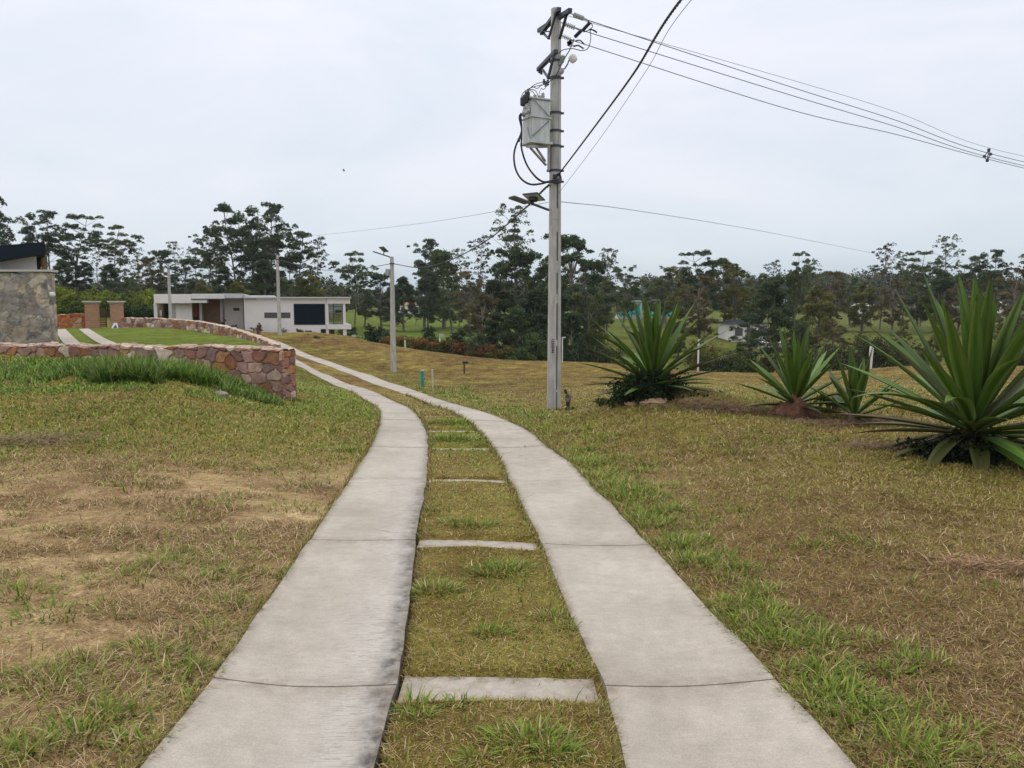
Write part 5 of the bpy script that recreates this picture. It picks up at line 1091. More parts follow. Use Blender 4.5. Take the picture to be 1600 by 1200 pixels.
PR={'tierA':tree_proto('tier',3,DK),'tierB':tree_proto('tier',14,DK),'tierC':tree_proto('tier',27,MD),
 'wispA':tree_proto('wispy',5,GR),'wispB':tree_proto('wispy',16,MD),'wispC':tree_proto('wispy',29,(.04,.05,.033)),
 'denA':tree_proto('dense',7,DK),'denB':tree_proto('dense',18,MD),'denC':tree_proto('dense',8,BL),'denO':tree_proto('dense',19,OL),
 'opA':tree_proto('open',9,MD),'opB':tree_proto('open',21,OL),'opC':tree_proto('open',33,BR),'opD':tree_proto('open',41,DK)}
KN={'tier':'eucalyptus_tree','wisp':'eucalyptus_tree','den':'broadleaf_tree','op':'broadleaf_tree'}
def tree(px,top,Y,wpx,kind,lab,group=None,rz=None,bury=.3):
    x,_,zt=P(px,top,Y); z0=gz(x,Y)-bury; H=zt-z0; tm,cm,w=PR[kind]
    nm='tree'
    for k,v in KN.items():
        if kind.startswith(k): nm=v
    s=min(wpx*Y/F/w,H*1.15); r=empty(nm,(x,Y,z0),rng.uniform(0,6.28) if rz is None else rz); r.scale=(s,s,H)
    nobj('trunk',tm,r); nobj('crown',cm,r); tag(r,lab,'tree',group); return r
G1='trees standing behind the white house'; G2='trees in the valley'; G3='trees on the right skyline'
T_=[(-14,285,118,60,'tierA','tall dark eucalyptus cut by the left edge, above the dark roof',G1),
(28,392,128,60,'denA','dark bushy tree directly above the sloping dark roof',G1),
(78,327,130,66,'tierB','tall eucalyptus with puffy tiers just right of the dark roof',G1),(112,333,133,60,'tierA','eucalyptus whose crown is the right twin above the stone house corner',G1),
(95,405,122,75,'denA','dense dark tree under the two puffy eucalyptus at left',G1),(135,410,124,70,'denC','dark rounded tree directly above the gate pillars',G1),
(176,349,136,74,'tierC','flat-topped umbrella eucalyptus above the gate',G1),(172,412,122,66,'denA','low dark tree under the flat-topped umbrella eucalyptus',G1),
(212,386,142,70,'wispB','feathery thin tree right of the umbrella eucalyptus',G1),(232,402,126,80,'opC','brownish thin-leaved tree behind the left end of the white house',G1),(205,425,118,70,'opA','mid-green tree low above the bamboo',G1),
(268,375,140,74,'wispA','greyish airy tree above the leftmost lamp post',G1),(290,405,125,64,'opD','dark open tree between the leftmost lamp and the tall group',G1),
(322,357,138,60,'tierB','eucalyptus leaning out at the left of the tall central group',G1),(362,318,130,84,'tierA','very tall dark eucalyptus with two peaks above the house entrance',G1),(345,420,120,60,'denC','dense dark mass at the foot of the tall eucalyptus group',G1),
(392,345,132,66,'tierC','tall eucalyptus filling between the two highest crowns behind the house',G1),(430,315,126,78,'tierB','tallest eucalyptus directly above the slim second lamp post',G1),(412,405,118,76,'denA','dense dark tree behind the long white wall',G1),
(462,362,130,70,'tierA','eucalyptus with drooping right side above the dark window',G1),(492,368,136,50,'wispC','thin eucalyptus at the right flank of the tall group',G1),(486,425,112,66,'denO','rounded olive tree above the right end of the white house',G1),(452,432,110,60,'opA','mid-green tree low behind the dark window',G1),(375,436,106,60,'denO','low olive tree just over the flat roof',G1),(318,438,108,60,'denO','olive mound of a tree over the entrance roof',G1),
(555,392,140,68,'tierC','lone umbrella eucalyptus standing in the field between house and lamp',G2),(568,443,150,36,'opA','small round tree next to the lone umbrella eucalyptus',G2),(595,428,152,48,'opD','tree directly behind the nearest street lamp',G2),(630,432,148,36,'denA','narrow dark tree just right of the nearest street lamp',G2),(648,448,175,34,'wispB','thin airy sapling left of the tall middle clump',G2),
(671,371,165,52,'tierB','tall eucalyptus at the left of the middle clump by the farmhouse',G2),(690,388,158,92,'denB','big rounded dark-olive tree in the middle clump',G2),(720,386,160,60,'wispA','pale twiggy tree right of the rounded middle one',G2),(748,366,150,52,'wispC','tall thin sparse tree left of the leaning eucalyptus',G2),(735,425,130,60,'opC','brownish open tree with pale slim stems in the field',G2),(705,440,140,60,'opA','mid-green tree low in the middle clump',G2),
(806,318,100,92,'wispB','tallest leaning eucalyptus left of the utility pole',G2),(788,366,104,60,'tierA','dark tiered eucalyptus under the tall leaning one',G2),(780,440,88,76,'denC','dark bushy tree at the foot of the leaning eucalyptus',G2),(752,462,84,56,'opC','reddish-brown dark shrub tree right of the round bushes',G2),(830,455,80,80,'denC','black-green bushy tree left of the utility pole',G2),
(848,398,96,72,'tierC','eucalyptus directly behind the utility pole',G2),(890,370,92,86,'opD','broad dark eucalyptus right of the utility pole',G2),(872,440,80,90,'denA','dense dark tree behind the lower utility pole',G2),(915,455,86,70,'opA','mid-green tree lower right of the utility pole',G2),
(955,384,112,70,'wispA','airy sparse tree rising between pole and first spiky plant',G2),(944,432,125,60,'opB','olive tree under the airy one left of the first spiky plant',G2),(985,436,170,50,'wispC','small far tree behind the first spiky plant, left part',G2),(1015,434,172,54,'opA','small far tree behind the middle leaves of the first spiky plant',G2),(1042,440,160,50,'opD','small dark tree behind the right leaves of the first spiky plant',G2),
(1072,424,135,60,'opB','olive tree right of the first spiky plant tips',G2),(1104,391,122,74,'tierA','dark eucalyptus with a raised tuft midway across the right half',G2),(1092,432,104,84,'opC','brownish-green broad tree with forked trunk on the green field',G2),(1150,414,124,76,'opB','rounded greenish tree left of the big dark one',G2),(1172,398+30,140,50,'wispA','pale thin tree behind the big dark one',G3),(1207,405,150,46,'wispC','slender pale tree peeking over the big dark one',G3),
(1212,432,84,128,'denA','big dark rounded tree above the second spiky plant',G2),(1170,492,78,70,'opD','dark slender-stemmed tree in front of the pale white house',G2),(1160,540,62,60,'denB','low mid-green tree below the pale white house',G2),
(1248,392,125,40,'tierC','sparse tufted eucalyptus poking above the right skyline',G3),(1268,406,118,50,'wispB','slim tree beside the tufted eucalyptus',G3),(1278,446,96,84,'denO','broad olive-brown tree right of the big dark one',G2),(1305,500,74,80,'opC','low olive-brown tree above the second and third spiky plants',G2),
(1330,430,160,70,'opA','mid-green tree on the far field edge',G3),(1362,412,150,60,'wispA','pale stemmed tree left of the tall right group',G3),(1383,378,142,60,'wispC','tall airy eucalyptus first in the right group, by the end of the wire',G3),(1412,392,146,60,'wispB','airy eucalyptus second in the right group',G3),(1395,440,128,80,'opC','grey-brown broad tree under the right group',G3),(1440,390,150,64,'tierC','tiered tree between the airy pair and the spike-shaped one',G3),(1436,440,132,72,'opA','mid-green tree low behind the large spiky plant',G3),(1478,366,140,52,'wispB','spike-shaped tallest tree of the right group behind the large leaves',G3),(1468,420,130,60,'denA','dark conical tree behind the large upright leaves',G3),
(1515,400,142,58,'tierA','dark-tufted tree right of the spike-shaped one',G3),(1562,388,130,46,'tierB','lone raised tuft near the right edge',G3),(1545,425,126,60,'opD','dark tree low near the right edge',G3),(1604,394,125,60,'wispB','airy tree cut by the right edge',G3),(1590,420,104,92,'opC','brown-olive broad tree at the right edge',G3),(1040,415,150,54,'opA','mid-green tree above the right leaves of the first spiky plant',G3),(1130,405,145,60,'opD','dark round tree right of the raised-tuft eucalyptus',G3),(1185,425,130,60,'opA','mid-green tree left of the big dark rounded one',G3),(1240,425,128,60,'denB','green tree right behind the big dark rounded one',G3),(1300,425,138,70,'opC','brownish tree on the skyline right of the tufted eucalyptus',G3),(1350,440,135,64,'denO','olive tree under the pale stemmed one',G3),(1500,440,125,66,'opC','brown-olive tree low between the large upright leaves',G3),(1535,405,138,56,'wispC','airy tree left of the lone raised tuft',G3),(60,420,118,60,'opD','dark open tree touching the roof of the stone house',G1),(150,385,140,56,'wispA','greyish airy tree left of the umbrella eucalyptus',G1),(250,392,134,60,'opD','dark tree behind the leftmost lamp post',G1),(305,385,134,54,'wispB','airy dark tree left of the leaning eucalyptus',G1),(340,350,134,60,'wispB','tall airy crown inside the left part of the central group',G1),(408,335,130,56,'wispB','tall airy crown left of the slim lamp post top',G1),(525,445,175,40,'denB','low far tree between the balcony roof and lone umbrella tree',G2),(610,445,170,40,'denB','low far tree between the two trees beside the nearest lamp',G2),(975,415,150,44,'opA','small mid tree between the airy tree and first spiky plant',G3),(665,420,150,64,'denA','dark rounded tree at the left foot of the middle clump',G2),(820,395,98,74,'opD','dark tree between the leaning eucalyptus and utility pole',G2),(925,410,104,70,'opD','dark open tree right of the broad dark eucalyptus',G2),(770,490,74,60,'denC','dark low tree at the foot of the reddish-brown shrub tree',G2),(808,478,72,64,'denA','dark low tree between the brown shrub tree and the utility pole',G2),(842,492,68,50,'denC','dark low tree touching the left side of the lower utility pole',G2),(900,492,74,64,'denC','dark low tree right of the lower utility pole',G2),(932,505,90,50,'denO','olive low tree left behind the first spiky plant',G2),(1060,500,96,56,'denB','mid-green low tree right behind the first spiky plant',G2),(1250,500,80,70,'denB','mid-green low tree behind the second spiky plant',G2),(1410,500,96,60,'opB','olive scrub tree on the slope behind the large spiky plant',G2),(1460,520,84,60,'denO','low olive tree directly behind the large spiky plant',G2),(1560,505,92,70,'opB','olive scrub tree on the slope near the right edge',G2),(1345,520,80,44,'denO','low olive tree just left of the plain white post',G2)]
for t in T_:
    tree(t[0],t[1],t[2],t[3],t[4],t[5],t[6])
# far wood closing the horizon: nobody could count it
def far_wood():
    r=np.random.default_rng(4); pos=[];col=[]
    for k in range(760):
        px=-350+2300*(k+r.random())/760; Y=r.uniform(300,420) if px>540 else r.uniform(210,300); x=(px-800)/F*Y
        top=450+6*math.sin(px*.013)+r.normal(0,4.5) if px>540 else 446+r.normal(0,6)
        if 1000<px: top-=20
        zt=P(px,top,Y)[2]; z0=gz(x,Y)-1; H=zt-z0; R=H*r.uniform(.3,.5)
        b=np.array((.075,.090,.060))*r.uniform(.7,1.3)*np.array((r.uniform(.9,1.2),1,r.uniform(.9,1.1)))
        for q in range(6):
            c=(x+r.normal(0,R*.6),Y+r.normal(0,3),z0+H*(.22+.66*r.random()*(1 if q else 1.1)))
            p=clump(c,R*r.uniform(.35,.6),70,r,.8,.3); pos.append(p); col.append(np.repeat(b[None],len(p),0)*r.uniform(.75,1.25,len(p))[:,None])
    pos=np.concatenate(pos);col=np.concatenate(col); V,Fq=leaf_quads(pos,.62,5)
    o=nobj('distant_woodland',npmesh('distant_woodland',V,Fq,M['leaf'],col=np.repeat(col,4,0))); tag(o,'dark green far woodland closing the horizon','woodland',kind='stuff')
far_wood()
# ---- bushes and hedges
def bush(name,px,pb,pt,Y,wpx,base,lab,cat='bush',n=2600,leaf=None,depth=None,group=None,tips=None,upright=0):
    x,_,_=P(px,pb,Y); z0=gz(x,Y)-.1; zt=P(px,pt,Y)[2]; H=zt-z0; w=wpx*Y/F/2*1.08; d=depth or w; n=int(n*np.clip(H/2.2,1,2.2)); r=np.random.default_rng(int(px*7+pb)); rt=empty(name,(x,Y,z0))
    k=max(6,int(n/70)); pos=[];col=[]; base=np.array(base)
    for i in range(k):
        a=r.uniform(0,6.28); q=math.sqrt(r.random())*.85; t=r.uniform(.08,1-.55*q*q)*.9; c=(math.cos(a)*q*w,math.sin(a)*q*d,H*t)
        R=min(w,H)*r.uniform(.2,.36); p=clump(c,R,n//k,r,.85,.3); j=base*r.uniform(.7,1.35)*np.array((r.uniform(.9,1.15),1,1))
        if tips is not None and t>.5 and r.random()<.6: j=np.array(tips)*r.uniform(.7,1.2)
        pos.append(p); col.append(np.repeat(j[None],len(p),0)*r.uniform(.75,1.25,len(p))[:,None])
    pos=np.concatenate(pos); pos[:,2]=np.abs(pos[:,2])+.02; col=np.concatenate(col); lf=leaf or max(.03,Y*.0016)
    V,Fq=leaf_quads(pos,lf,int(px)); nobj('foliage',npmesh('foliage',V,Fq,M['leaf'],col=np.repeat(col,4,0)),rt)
    m=MB()
    for i in range(7): a=i*.9; m.tube([(0,0,0),(math.cos(a)*w*.3,math.sin(a)*d*.3,H*.45),(math.cos(a)*w*.5,math.sin(a)*d*.5,H*.7)],[H*.02+.006,H*.012+.004,.004],5)
    m.build('stems',M['bark'],rt); tag(rt,lab,cat,group); return rt
BAM=(.17,.21,.025)
for i,(px,pb,pt,Y,w,c,lab) in enumerate([(92,505,441,84,60,BAM,'yellow-green bamboo clump beside the stone house corner'),(122,505,452,80,44,(.13,.17,.028),'darker bamboo clump behind the left gate pillar'),(150,505,446,86,52,BAM,'bamboo clump rising above the garden gate'),(182,507,449,80,46,(.12,.155,.028),'bamboo clump above the right gate pillar'),(212,505,456,82,52,(.12,.16,.028),'bamboo clump right of the gate pillars'),(238,503,446,86,44,BAM,'bamboo clump touching the left end of the white house'),(225,507,478,72,40,(.035,.07,.018),'dark low bush between the curved wall and white house'),(110,507,480,70,50,(.032,.065,.018),'dark low bush behind the orange rubble wall'),(196,505,475,73,34,(.032,.065,.018),'dark low bush just right of the right gate pillar')]):
    bush('bamboo' if i<6 else 'bush',px,pb,pt,Y,w,c,lab,cat='bamboo' if i<6 else 'bush',n=4200,leaf=.13,group='bamboo hedge behind the gate' if i<6 else None)
ORG=(.21,.11,.035)
for i,(px,pb,pt,Y,w,c,tp,lab) in enumerate([(610,546,528,64,28,OL,ORG,'orange-tipped hedge shrub immediately behind the nearest lamp post'),(636,548,527,62,34,OL,ORG,'orange-tipped hedge shrub right of the nearest lamp post'),(664,553,530,60,36,(.07,.08,.025),ORG,'orange-topped hedge shrub below the round green bush'),(694,556,533,58,36,(.075,.08,.025),ORG,'orange and olive hedge shrub below the dark round bush'),(722,560,540,57,32,(.06,.06,.022),(.16,.06,.025),'low rust-coloured hedge shrub at the crest mound'),(752,563,540,56,42,(.06,.05,.022),(.15,.06,.025),'reddish-brown hedge shrub right of the crest mound'),(785,566,545,55,40,(.07,.08,.025),(.13,.08,.025),'olive-brown hedge shrub under the dark trees'),(812,567,550,54,38,(.06,.10,.03),None,'light green low shrub at the right end of the hedge'),
 (585,537,499,88,34,BL,None,'pair-like dark bush left of the nearest lamp on the green field'),(603,535,508,86,24,DK,None,'smaller dark bush touching the nearest lamp post on its left'),(565,537,522,80,30,MD,None,'low green bush at the field edge right of the balcony'),(543,520,498,95,24,MD,None,'bush just beyond the glazed balcony'),
 (669,540,507,82,32,(.035,.07,.028),None,'round mid-green bush in the field, left of the darker one'),(712,548,504,78,40,BL,None,'dark round bush in front of the green field'),(745,555,515,72,40,DK,None,'dark bush between the round bush and brown shrub tree'),(850,572,520,66,60,(.03,.055,.02),None,'leafy dark bush left of the utility pole base line'),(835,545,515,64,34,(.07,.11,.035),None,'pale-leaved small bush left of the utility pole'),(905,570,535,62,60,(.03,.045,.02),None,'dark bush right of the utility pole beyond the crest'),(950,572,545,60,60,(.04,.05,.022),None,'low bush left behind the first spiky plant'),
 (1120,588,548,56,60,(.04,.055,.02),None,'dark bush right behind the first spiky plant'),(1160,590,556,54,56,(.05,.075,.024),None,'low mid-green bush between first and second spiky plants'),(1095,575,530,66,50,OL,None,'olive bush beyond the right tips of the first spiky plant'),(1195,592,560,58,50,(.05,.045,.022),None,'brownish bush behind the second spiky plant'),(1255,592,545,60,60,(.045,.07,.022),None,'green bush behind the gap of the second and third spiky plants'),(1310,585,535,62,60,(.05,.06,.024),None,'olive bush behind the third spiky plant'),(1360,580,520,66,50,(.06,.07,.028),None,'olive bush beyond the plain white post'),(1420,575,535,70,60,(.05,.065,.026),None,'olive bush behind the large spiky plant, left side'),(1530,575,540,72,60,(.045,.06,.022),None,'bush low behind the large spiky plant'),(1590,575,500,80,60,(.06,.06,.03),None,'brownish bush at the right edge beyond the crest')]):
    bush('hedge_shrub' if i<8 else 'bush',px,pb,pt-(4 if i<8 else 3),Y,w*(1.25 if i<8 else 1.15),c,lab,n=3400 if i>7 else 3200,tips=tp,group='orange-topped hedge along the crest' if i<8 else None)
# clutter by the white house
for (px,pb,pt,Y,w,c,lab,cat) in [(412,545,528,46,20,(.10,.08,.06),'grey-brown dry bush on top of the curved wall','bush'),(358,527,520,52,10,OL,'small yellowish plant beside the far end of the track','plant'),(376,531,523,49,12,(.07,.075,.03),'small olive plant between curved wall and track','plant'),(392,538,529,47,12,(.06,.06,.04),'small grey-green plant next to the dry bush','plant'),(404.5,526,514,56,6,(.18,.05,.03),'small rusty-red plant on the grass bank near the slim lamp','plant'),(480,531,522,60,8,(.06,.13,.05),'bright green tuft with white flowers on the bank','plant'),(494,534,525,58,13,(.08,.09,.035),'spiky olive tuft on the bank below the white wall','plant'),(467,520,511,67,12,(.08,.11,.03),'yellow-green shrub against the wall under the dark window','bush'),(484,521,516,68,9,(.14,.10,.03),'yellowish small plant below the low window','plant'),
   (405,503,496.5,69.3,7,(.03,.055,.03),'small round topiary against the white wall left of the strip window','plant'),(335,510,505,69,20,(.07,.06,.03),'low brown planting in front of the brick recess','plant'),(290,505,499,68.5,20,(.06,.065,.03),'low planting in front of the left white wall','plant'),(400,516,507,68.5,36,(.09,.05,.045),'reddish low planting along the long white wall','plant'),(440,519,512,68.5,34,(.085,.06,.045),'dry low planting near the slim lamp against the wall','plant'),(365,512,507,68.8,24,(.08,.06,.04),'brown low planting under the slot window','plant'),(349,507,494,68.8,12,(.02,.02,.02),'dark round bush with orange fruit beside the steel post','bush')]:
    bush('small_plant' if cat=='plant' else 'bush',px,pb,pt,Y,w,c,lab,cat,n=700,leaf=.05,tips=(.35,.12,.02) if 'orange fruit' in lab else None)
# ---------------------------------------------------------------- giant spiky rosettes
def agave_mat(name,c1,c2,tip):
    m=bpy.data.materials.new(name); m.use_nodes=True; nt=m.node_tree; N=nt.nodes.new; L=nt.links.new; b=nt.nodes['Principled BSDF']; b.inputs['Roughness'].default_value=.5; b.inputs['Specular IOR Level'].default_value=.3
    at=N('ShaderNodeAttribute'); at.attribute_name='ax'; sep=N('ShaderNodeSeparateXYZ'); L(at.outputs['Vector'],sep.inputs[0]); ac=N('ShaderNodeAttribute'); ac.attribute_name='Col'
    mp=N('ShaderNodeMapping'); mp.inputs['Scale'].default_value=(26,1.2,7); L(at.outputs['Vector'],mp.inputs[0]); n=N('ShaderNodeTexNoise'); n.inputs['Scale'].default_value=1; n.inputs['Detail'].default_value=5; L(mp.outputs[0],n.inputs[0])
    r=N('ShaderNodeMapRange'); r.inputs[1].default_value=.3; r.inputs[2].default_value=.7; r.inputs[3].default_value=.72; r.inputs[4].default_value=1.3; L(n.outputs[0],r.inputs[0])
    s=N('ShaderNodeVectorMath'); s.operation='SCALE'; L(ac.outputs['Color'],s.inputs[0]); L(r.outputs[0],s.inputs['Scale'])
    L(s.outputs[0],b.inputs['Base Color']); bp=N('ShaderNodeBump'); bp.inputs['Strength'].default_value=.25; bp.inputs['Distance'].default_value=.004; L(n.outputs[0],bp.inputs['Height']); L(bp.outputs[0],b.inputs['Normal'])
    tr=N('ShaderNodeBsdfTranslucent'); L(s.outputs[0],tr.inputs[0]); ms=N('ShaderNodeMixShader'); ms.inputs[0].default_value=.12; L(b.outputs[0],ms.inputs[1]); L(tr.outputs[0],ms.inputs[2]); L(ms.outputs[0],nt.nodes['Material Output'].inputs[0]); return m
M['agave']=agave_mat('spiky_leaf',(0,0,0),(0,0,0),(0,0,0))
def rosette(px,pb,Y,stem,L,Wd,n,lab,seed,lo=-18,hi=86,fixed=(),dead=18,scale_low=.74,thr=.0,brown=.15):
    x,y,_=P(px,pb,Y); z=gz(x,y)-.02; r=np.random.default_rng(seed); rt=empty('spiky_plant',(x,y,z))
    V=[];Fc=[];C=[];A_=[]
    def leaf(az,el,L_,w_,droop,base,kind):
        d0=Vector((math.cos(az)*math.cos(el),math.sin(az)*math.cos(el),math.sin(el))); side=Vector((-math.sin(az),math.cos(az),0)); ns=14; p=Vector(base)+d0*.05; e=el; b0=len(V); sd=r.random()*50
        tw=r.normal(0,.12)
        c_top=np.array((.072,.145,.018))*r.uniform(.6,1.35); c_edge=np.array((.17,.20,.04))
        if kind=='old': c_top=np.array((.085,.095,.022))*r.uniform(.6,1.1)
        if kind=='brown': c_top=np.array((.11,.065,.025))*r.uniform(.6,1.1)
        if kind=='dead': c_top=np.array((.07,.05,.035))*r.uniform(.5,1.3)
        if kind=='grey': c_top=np.array((.12,.145,.065))*r.uniform(.8,1.1)
        for i in range(ns+1):
            t=i/ns; d=Vector((math.cos(az)*math.cos(e),math.sin(az)*math.cos(e),math.sin(e))); up=Vector((-math.cos(az)*math.sin(e),-math.sin(az)*math.sin(e),math.cos(e)))
            sd_=(side*math.cos(tw*t)+up*math.sin(tw*t)); 
            prof=(.42+.58*math.sin(min(t/.5,1)*math.pi/2)) if t<.5 else max(0.0,1-((t-.5)/.5)**1.7); ww=w_*prof*.5+.0015
            fold=ww*.42*(1-.5*t)
            V.extend([p-sd_*ww+up*fold,p-sd_*ww*.45+up*fold*.25,p-up*.0,p+sd_*ww*.45+up*fold*.25,p+sd_*ww+up*fold, p-up*(.012*prof+.001)])
            tipc=sst(.93,1,t)
            for q,(a_) in enumerate((0,.3,.5,.7,1,.5)):
                cc=c_top*(1-.0)+0; 
                if q in (0,4): cc=cc*.55+c_edge*.45
                cc=cc*(1-tipc)+np.array((.06,.035,.02))*tipc
                if kind in('old','brown') : cc=cc*(1-.6*sst(.55,.95,t))+np.array((.16,.11,.035))*.6*sst(.55,.95,t)
                C.append(cc); A_.append((a_+sd,t*3,sd*.3))
            p=p+d*(L_/ns); e-=droop*L_/ns*(.4+1.2*t)
        for i in range(ns):
            a=b0+i*6; b_=a+6
            for q in range(4): Fc.append((a+q,a+q+1,b_+q+1,b_+q))
            Fc.append((a,b_,b_+5,a+5)); Fc.append((a+5,b_+5,b_+4,a+4))
    ga=2.39996; 
    for k in range(n):
        t=k/(n-1); el=math.radians(lo+(hi-lo)*t**1.0)+r.normal(0,.05); az=k*ga+r.normal(0,.12)
        Lk=L*(scale_low+(1-scale_low)*math.sin(t*math.pi*.62))*r.uniform(.85,1.08)
        if t>.95: Lk*=.88
        kind='green' if t>.85 else 'old' if t<.18 and r.random()<.7 else ('brown' if (r.random()<brown*.4 and t<.45) else ('grey' if r.random()<.12 and t<.7 else 'green'))
        hb=stem*(.55+.45*t); leaf(az,el,Lk,Wd*r.uniform(.85,1.12),.22*(1-t)+r.normal(.02,.07)+(.5 if r.random()<.10 and t<.7 else 0),(math.cos(az)*.05*(1-t),math.sin(az)*.05*(1-t),hb),kind)
    for az,el,Lk,w_,kind in fixed: leaf(math.radians(az),math.radians(el),Lk,w_,.1,(0,0,stem*.9),kind)
    me=npmesh('leaves',np.array([tuple(v) for v in V]),np.array(Fc),M['agave'],col=np.array(C),uv=np.array(A_),smooth=True); nobj('leaves',me,rt)
    V.clear();Fc.clear();C.clear();A_.clear()
    for k in range(dead):
        az=r.uniform(0,6.28); leaf(az,math.radians(r.uniform(-75,-25)),L*r.uniform(.3,.5),Wd*.7,-.3,(math.cos(az)*.08,math.sin(az)*.08,stem*r.uniform(.5,1)),'dead')
    if dead: nobj('dead_leaves',npmesh('dead_leaves',np.array([tuple(v) for v in V]),np.array(Fc),M['agave'],col=np.array(C),uv=np.array(A_),smooth=True),rt)
    MB().lathe([(.13,-.1),(.15,stem*.3),(.11,stem*.8),(.05,stem*1.15)],n=14).build('stem',M['brownwood'],rt,smooth=True)
    tag(rt,lab,'spiky plant',group='giant spiky rosette plants on the verge'); return rt
rosette(1020,620,14.0,.42,1.58,.14,60,'spiky rosette plant nearest the utility pole, its foot buried in dark undergrowth',5,lo=-8,brown=.1,dead=10)
rosette(1242,645,13.0,.30,1.22,.15,34,'spiky rosette plant on a red earth mound, second from the utility pole',9,lo=-2,brown=.1,dead=8)
rosette(1335,655,12.2,.16,.98,.15,22,'smallest spiky rosette plant, squeezed between the red mound and the largest one',12,lo=2,brown=.2,dead=8)
rosette(1520,688,9.0,.42,1.80,.172,80,'largest spiky rosette plant, at the right edge, with dead leaves round its base',2,lo=-16,dead=26,brown=.5,fixed=((-97,-36,.36,.14,'old'),(-86,-66,.40,.12,'old'),(-125,-20,.42,.12,'old')))
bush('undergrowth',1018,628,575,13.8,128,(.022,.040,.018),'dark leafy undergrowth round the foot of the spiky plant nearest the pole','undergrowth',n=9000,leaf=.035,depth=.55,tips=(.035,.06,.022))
bush('weed',888,638,600,16.2,18,(.07,.06,.03),'thin brownish weed just right of the utility pole base','weed',n=260,leaf=.035)
bush('weed',960,640,612,15,60,(.06,.09,.025),'low green weeds between the pole and the first spiky plant','weed',n=1500,leaf=.04,depth=.3)
bush('weed',1115,632,606,14.5,44,(.05,.075,.025),'low green weeds at the right foot of the first spiky plant','weed',n=900,leaf=.035,depth=.3)
bush('weed',1500,712,680,8.8,150,(.022,.03,.014),'dark low weeds beneath the largest spiky plant','weed',n=5000,leaf=.03,depth=.5)
bush('weed',1300,640,600,13.3,60,(.05,.07,.022),'green weeds behind the small spiky plant','weed',n=900,leaf=.035,depth=.3)
def mound(px,py,Y,rx,ry,h,mt,lab,seed,name='earth_mound'):
    x,y,_=P(px,py,Y); z=gz(x,y)+float(smooth_h(np.array([x]),np.array([y]))[0]); n=64; V=[];Fq=[]
    for i in range(n):
        for j in range(n):
            u=-1+2*i/(n-1);v=-1+2*j/(n-1); d=math.hypot(u,v); hh=h*max(0,1-d*d)**.8*(1+.9*mnoise.noise(Vector((u*3,v*3,seed))))+.5*mnoise.noise(Vector((u*8,v*8,seed)))*h*max(0,1-d)+.25*mnoise.noise(Vector((u*20,v*20,seed)))*h*max(0,1-d)-(.10 if d>=.97 else 0)
            V.append((u*rx,v*ry,hh))
    for i in range(n-1):
        for j in range(n-1): a=i*n+j; Fq.append((a,a+n,a+n+1,a+1))
    o=nobj(name,npmesh(name,np.array(V),np.array(Fq),mt,smooth=True),loc=(x,y,z-.01)); tag(o,lab,'earth mound'); return o
mound(1238,648,12.75,.40,.3,.24,M['earth'],'red earth mound at the foot of the second spiky plant',3)
def clod(px,py,Y,s_,lab,seed):
    x,y,_=P(px,py,Y); bm=bmesh.new(); bmesh.ops.create_icosphere(bm,subdivisions=4,radius=s_)
    for v in bm.verts:
        n_=mnoise.noise(v.co*5+Vector((seed,0,0)))*.55+mnoise.noise(v.co*14+Vector((0,seed,0)))*.25; v.co*=1+n_; v.co.z*=.42; v.co.x*=1.5
    me=bpy.data.meshes.new('earth_clod'); bm.to_mesh(me); bm.free(); me.materials.append(M['paleearth'] if seed%2 else M['earth']); o=nobj('earth_clod',me,loc=(x,y,gz(x,y)+float(smooth_h(np.array([x]),np.array([y]))[0])-.01)); tag(o,lab,'earth clod',group='clods of eroded earth before the spiky plant nearest the pole')
clod(972,634,13.9,.13,'reddish earth clod at the left foot of the spiky plant nearest the pole',2)
clod(990,643,13.5,.10,'small pale clod between the reddish clods by the spiky plant nearest the pole',3)
clod(1022,646,13.3,.17,'largest pale earth clod in front of the spiky plant nearest the pole',5)
clod(1052,641,13.6,.09,'small reddish clod right of the largest pale one by the spiky plant nearest the pole',4)
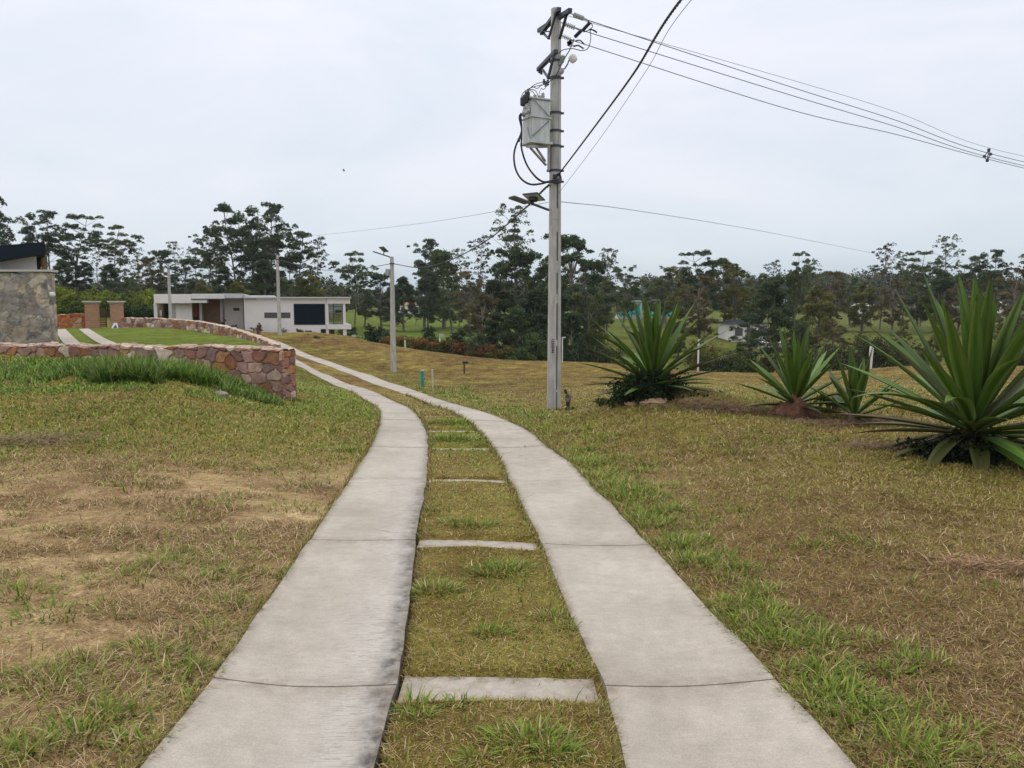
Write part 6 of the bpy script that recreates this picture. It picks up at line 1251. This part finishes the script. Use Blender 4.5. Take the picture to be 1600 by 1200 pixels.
# straw litter heaps of cut leaves under the plants
def litter(name,px,py,Y,rx,ry,n,lab,cols):
    x0,y0,_=P(px,py,Y); x=x0+rng.normal(0,rx*.5,n);y=y0+rng.normal(0,ry*.5,n); pal=np.array(cols)[rng.integers(0,len(cols),n)]*rng.uniform(.6,1.2,n)[:,None]
    z=ground(x,y)+smooth_h(x,y)+rng.random(n)*.06
    V,Fc_,c=blades('l',x,y,pal,.13*rng.lognormal(0,.4,n),np.clip(rng.normal(1.5,.12,n),.9,1.65),np.full(n,.009),segs=3,z=z)
    o=nobj(name,npmesh(name,V,Fc_,M['blade'],col=c)); tag(o,lab,'leaf litter',kind='stuff')
BRN=((.17,.085,.05),(.24,.15,.09),(.11,.06,.035),(.32,.22,.14))
litter('leaf_litter',1140,655,12.9,1.0,.4,1700,'brown dead leaf litter between the first and second spiky plants',BRN)
litter('leaf_litter',1330,668,11.8,1.1,.45,1700,'brown dead leaf litter below the smallest spiky plant',BRN)
litter('leaf_litter',1430,700,9.4,.9,.35,1500,'dry leaf litter left of the largest spiky plant',BRN)
litter('leaf_litter',1545,925,4.75,.42,.2,260,'reddish dry leaf litter lying on the turf at the right edge',((.28,.15,.08),(.22,.13,.07),(.40,.27,.16)))
litter('leaf_litter',1238,652,12.6,.45,.3,700,'reddish brown litter strewn over the red earth mound',BRN+((.25,.10,.06),))
litter('leaf_litter',60,695,9.9,.8,.4,900,'brown dry grass heap on the left lawn',BRN+((.28,.2,.1),(.2,.17,.07)))
build_turf(1640000); build_tufts(); build_tall()
def haze():
    me=bpy.data.meshes.new('haze'); m=MB().box(-620,620,-45,905,-12,42); o=m.build('haze',hz); tag(o,'thin pale air','haze',kind='stuff'); return o
hz=bpy.data.materials.new('thin_haze'); hz.use_nodes=True; nt_=hz.node_tree; nt_.nodes.clear(); out_=nt_.nodes.new('ShaderNodeOutputMaterial'); pv_=nt_.nodes.new('ShaderNodeVolumePrincipled')
pv_.inputs['Color'].default_value=(.86,.91,.97,1); pv_.inputs['Density'].default_value=.00016; pv_.inputs['Anisotropy'].default_value=.1; nt_.links.new(pv_.outputs[0],out_.inputs['Volume'])
haze()
SC.render.engine='CYCLES'
